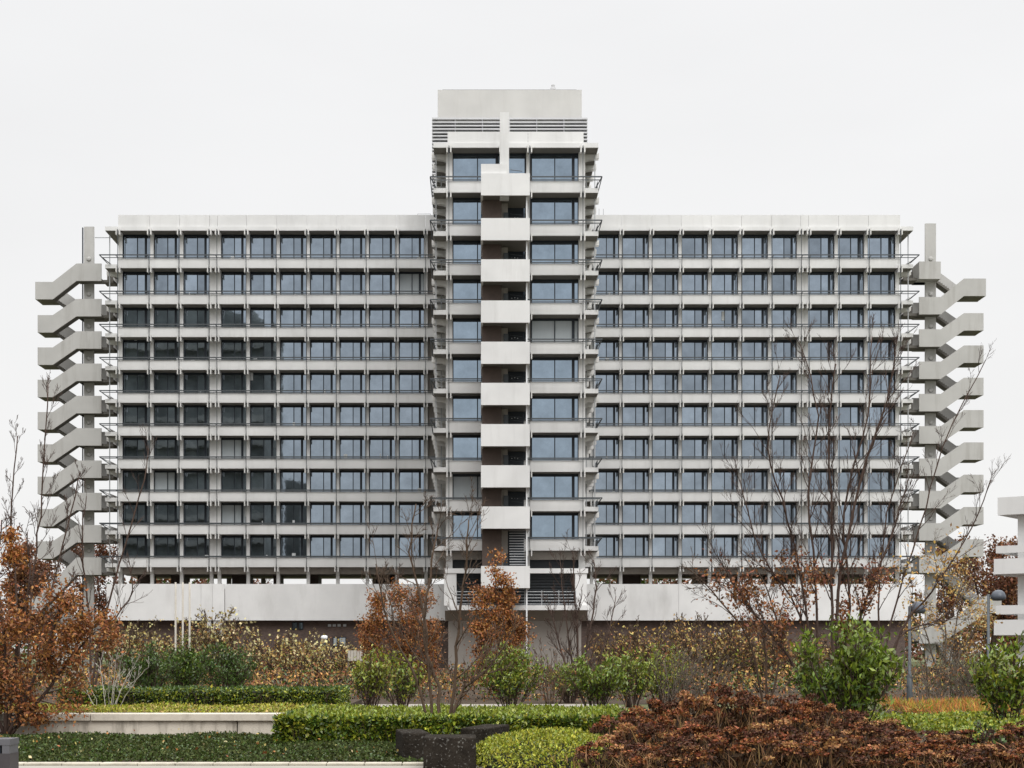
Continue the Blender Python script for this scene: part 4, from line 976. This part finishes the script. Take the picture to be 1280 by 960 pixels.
# hydrangeas: dried flower heads on stems
def hydrangea_proto(seed, wd, h, heads):
    rng = random.Random(seed); nr = np.random.default_rng(seed)
    mb = MB(); P1, P2, P3 = [], [], []; LV = []; SB_ = []
    for i in range(heads):
        a = rng.uniform(0, 6.283); r = math.sqrt(rng.random()); x = r*wd/2*math.cos(a); y = r*wd/2*math.sin(a)
        z = h*(1 - .38*r*r) * rng.uniform(.74, 1.0) if rng.random() < .82 else h*rng.uniform(.35, .75)
        mb.tube([(x*.35, y*.35, 0), (x*.75, y*.75, z*.55), (x, y, z - .03)], [.006, .005, .004], 3)
        R = rng.uniform(.065, .125); n = int(60 + 420*(R - .05)); v = nr.normal(size=(n, 3)); v /= np.linalg.norm(v, axis=1)[:, None]; v[:, 2] = np.abs(v[:, 2])*1.1 - .25
        pp = np.array([x, y, z - .03]) + v*R*np.array([1, 1, .62])*nr.uniform(.75, 1.05, n)[:, None]
        (P1 if rng.random() < .42 else (P2 if rng.random() < .78 else P3)).append(pp)
        for q in range(5): LV.append((x*.8 + rng.gauss(0, .07), y*.8 + rng.gauss(0, .07), z*rng.uniform(.35, .85)))
        for q in range(2): LV.append((x + rng.gauss(0, .05), y + rng.gauss(0, .05), z - rng.uniform(.08, .16)))
    cat_ = lambda q: np.concatenate(q) if q else np.zeros((0, 3))
    stalk = [(rng.gauss(0, wd*.28), rng.gauss(0, wd*.28), rng.uniform(0, h*.45)) for _ in range(heads*9)]
    return mb, [(cat_(P1), .042, .8, M['hyd'], 0, 0), (cat_(P2), .042, .8, M['hyd2'], 0, 0), (cat_(P3), .042, .8, M['hyd3'], 0, 0), (np.array(LV), .11, .5, M['dry'], 0, 1.4), (np.array(stalk), .30, .045, M['straw'], 3, 0)], nr
protos = []
hy = [  # px, d, height scale, label
 (1015, 28.0, .93, 'brown hydrangea at the foot of the small laurel'), (905, 27.0, 1.2, 'highest rust-orange hydrangea, at the top of the hump'), (862, 26.6, 1.08, 'rust-brown hydrangea just left of the highest one'),
 (948, 26.6, 1.08, 'rust-brown hydrangea just right of the highest one'), (1060, 24.6, .80, 'brown hydrangea directly below the largest laurel'), (984, 25.4, .98, 'dark hydrangea between the hump and the small laurel'),
 (822, 25.2, .98, 'rusty hydrangea near the right end of the long hedge'), (1105, 23.6, .72, 'brown hydrangea below the right side of the largest laurel'), (1160, 22.6, .60, 'tan and brown hydrangea in front of the green ground cover'),
 (1215, 22.6, .58, 'brown hydrangea left of the small green sprig at the right'), (1272, 23.2, .66, 'red-brown hydrangea at the right edge, back row'),
 (786, 23.4, .86, 'rusty hydrangea at the left end, back row'), (768, 20.6, .62, 'low rusty hydrangea touching the lime green mound'), (812, 21.6, .84, 'dark hydrangea behind the low rusty one'),
 (835, 19.2, .70, 'tan-headed hydrangea in the front row, left part'), (878, 20.6, .84, 'brown hydrangea in the front row under the hump'), (925, 19.6, .80, 'mixed tan and brown hydrangea in the front row, right of the hump'),
 (975, 20.6, .84, 'dark brown hydrangea in the front row below the small laurel'), (1022, 19.4, .77, 'brown hydrangea in the front row left of the largest laurel'), (1070, 20.0, .80, 'dense brown hydrangea in the front row under the largest laurel'),
 (1120, 19.0, .64, 'dark hydrangea in the front row with an orange head'), (1168, 19.8, .62, 'tan hydrangea in the front row below the orange grass'), (1222, 19.2, .60, 'brown hydrangea in the front row near the right corner'), (1276, 19.6, .62, 'red-brown hydrangea in the bottom right corner')]
for i in range(5):
    mbp, gsp, nrp = hydrangea_proto(200 + i, 1.1, 1.0, 40)
    protos.append((mbp, gsp, nrp, [None, None]))
rr = random.Random(77)
for i, (px, d, hs, lab) in enumerate(hy):
    mbp, gsp, nrp, cache = protos[i % 5]
    root = empty('hydrangea_shrub', (PX(px, d), d, 0), lab, 'shrub', 'dried brown hydrangeas'); root.rotation_euler = (0, 0, rr.uniform(0, 6.28)); root.scale = (1.0, 1.0, hs*.99)
    if cache[0] is None:
        cache[0] = mbp.build('stems', M['straw'], root); cache[1] = leaves('flower_heads', gsp, root, nrp)
    else:
        for c in cache: k = c.copy(); COL.objects.link(k); k.parent = root
fan_shrub('green_sprig', 1236, 22.4, .4, .75, 'small green leafy sprig among the brown hydrangeas at the right', nst=9, seed=131, leafspec=[(110, .07, .6, 'dgreen', .4, 1.1, .06, .5)])

# ------------------------------------------------------------------ things
# dark stone blocks
def block(x0, x1, y0, y1, h, label, rot=0):
    mb = MB(); W, D = (x1-x0)/2, (y1-y0)/2; mb.box(-W, W, -D, D, 0, h); o = mb.build('stone_block', M['block']); o.location = ((x0+x1)/2, (y0+y1)/2, 0); o.rotation_euler = (0, 0, math.radians(rot))
    bv = o.modifiers.new('bevel', 'BEVEL'); bv.width = .025; bv.segments = 2
    tag(o, label, 'stone block', 'dark stone seat blocks')
block(PX(529, 22.2), PX(595, 22.2), 22.2, 23.1, .465, 'dark weathered stone block with a square front, the middle one of three')
block(PX(499, 24.6), PX(533, 24.6), 23.9, 25.2, .44, 'dark stone block behind and left of the square one', 8)
block(PX(590, 24.6), PX(624, 24.6), 24.2, 25.6, .50, 'grey-topped stone block behind and right of the square one', -16)

# litter bin at the left bottom
bn = empty('litter_bin', (PX(-4, 20.5), 20.5, 0), 'dark grey metal bin with a black slot in the bottom left corner', 'bin')
mb = MB(); mb.box(-.23, .23, -.2, .2, 0, .36); mb.build('body', mat('bin_metal', (.05, .045, .048), .5, .1, 4), bn)
mb = MB(); mb.box(-.235, .235, -.205, .205, .47, .55); o = mb.build('lid', mat('bin_lid', (.10, .10, .11), .4, .1, 4), bn)
mb = MB(); mb.box(-.2, .1, -.17, .17, .361, .469); mb.build('opening', M['dark'], bn)
for sx in (-.225, .13): mb = MB(); mb.box(sx, sx + .095, -.2, .2, .361, .469); mb.build('side_post', bpy.data.materials['bin_lid'], bn)

# lamp posts with mushroom heads on a side arm
def lamp(px, pytop, d, label, hr=.27, arm=.30):
    X = PX(px, d); zt = PZ(pytop, d); root = empty('street_lamp', (X, d, 0), label, 'street lamp', 'lamp posts with domed heads')
    mb = MB(); mb.lathe([(.10, 0), (.10, .9), (.055, .95), (.05, zt - .02), (.001, zt - .02)], 0, 0, 12); mb.build('pole', M['rail'], root, smooth=True)
    mb = MB(); mb.box(0.05, arm + .1, -.04, .04, zt - .12, zt - .05); mb.build('arm', M['rail'], root)
    mb = MB(); c = arm + .06; prof = [(.001, zt - .26), (hr*.7, zt - .25), (hr, zt - .17), (hr*.97, zt - .08), (hr*.75, zt + .05), (hr*.4, zt + .12), (.001, zt + .14)]
    mb.lathe(prof, c, 0, 18); mb.build('lamp_shade', mat('lamp_dome', (.075, .085, .105), .3, .05, 2) if 'lamp_dome' not in bpy.data.materials else bpy.data.materials['lamp_dome'], root, smooth=True)
lamp(1235.5, 742, 56, 'grey lamp post with larger domed head beside the terraced white building')
lamp(1137, 757, 50, 'grey lamp post with small domed head in front of the right stair tower', .24, .22)
def globe(px, py, d, label):
    X = PX(px, d); z = PZ(py, d); root = empty('bollard_lamp', (X, d, 0), label, 'lamp', 'pale round garden lamps')
    mb = MB(); mb.lathe([(.06, 0), (.05, z - .1), (.001, z - .1)], 0, 0, 8); mb.build('pole', M['rail'], root)
    mb = MB(); mb.lathe([(.001, z - .12), (.15, z - .08), (.18, z), (.13, z + .09), (.001, z + .12)], 0, 0, 14); mb.build('lamp_shade', M['white'], root, smooth=True)
globe(405.5, 797, 75, 'pale round lamp head above the shrubs left of the tower')
globe(897, 793, 72, 'left one of the two pale round lamps before the right brick wall'); globe(927, 789, 71, 'right one of the two pale round lamps before the right brick wall')
# three thin poles
for px, lab in ((219.5, 'leftmost of three thin pale poles before the podium'), (228.5, 'middle one of three thin pale poles before the podium'), (237, 'rightmost of three thin pale poles before the podium')):
    mb = MB(); mb.lathe([(.045, 0), (.04, PZ(728, 66)), (.001, PZ(728, 66) + .01)], 0, 0, 8); o = mb.build('pole', M['barkp'], smooth=True); o.location = (PX(px, 66), 66, 0); tag(o, lab, 'pole', 'thin pale poles')
# wooden panel
wp = empty('wooden_panel', (PX(444, 68), 68, 0), 'small pale wooden board panel among the shrubs left of the tower', 'panel')
for i in range(5):
    mb = MB(); mb.box(-.32 + i*.13, -.205 + i*.13, -.02, .02, PZ(826, 68), PZ(813, 68)); mb.build('board', M['barkp'], wp)
for s in (-.3, .3): mb = MB(); mb.box(s - .03, s + .03, .021, .08, 0, PZ(814, 68)); mb.build('post', M['barkg'], wp)
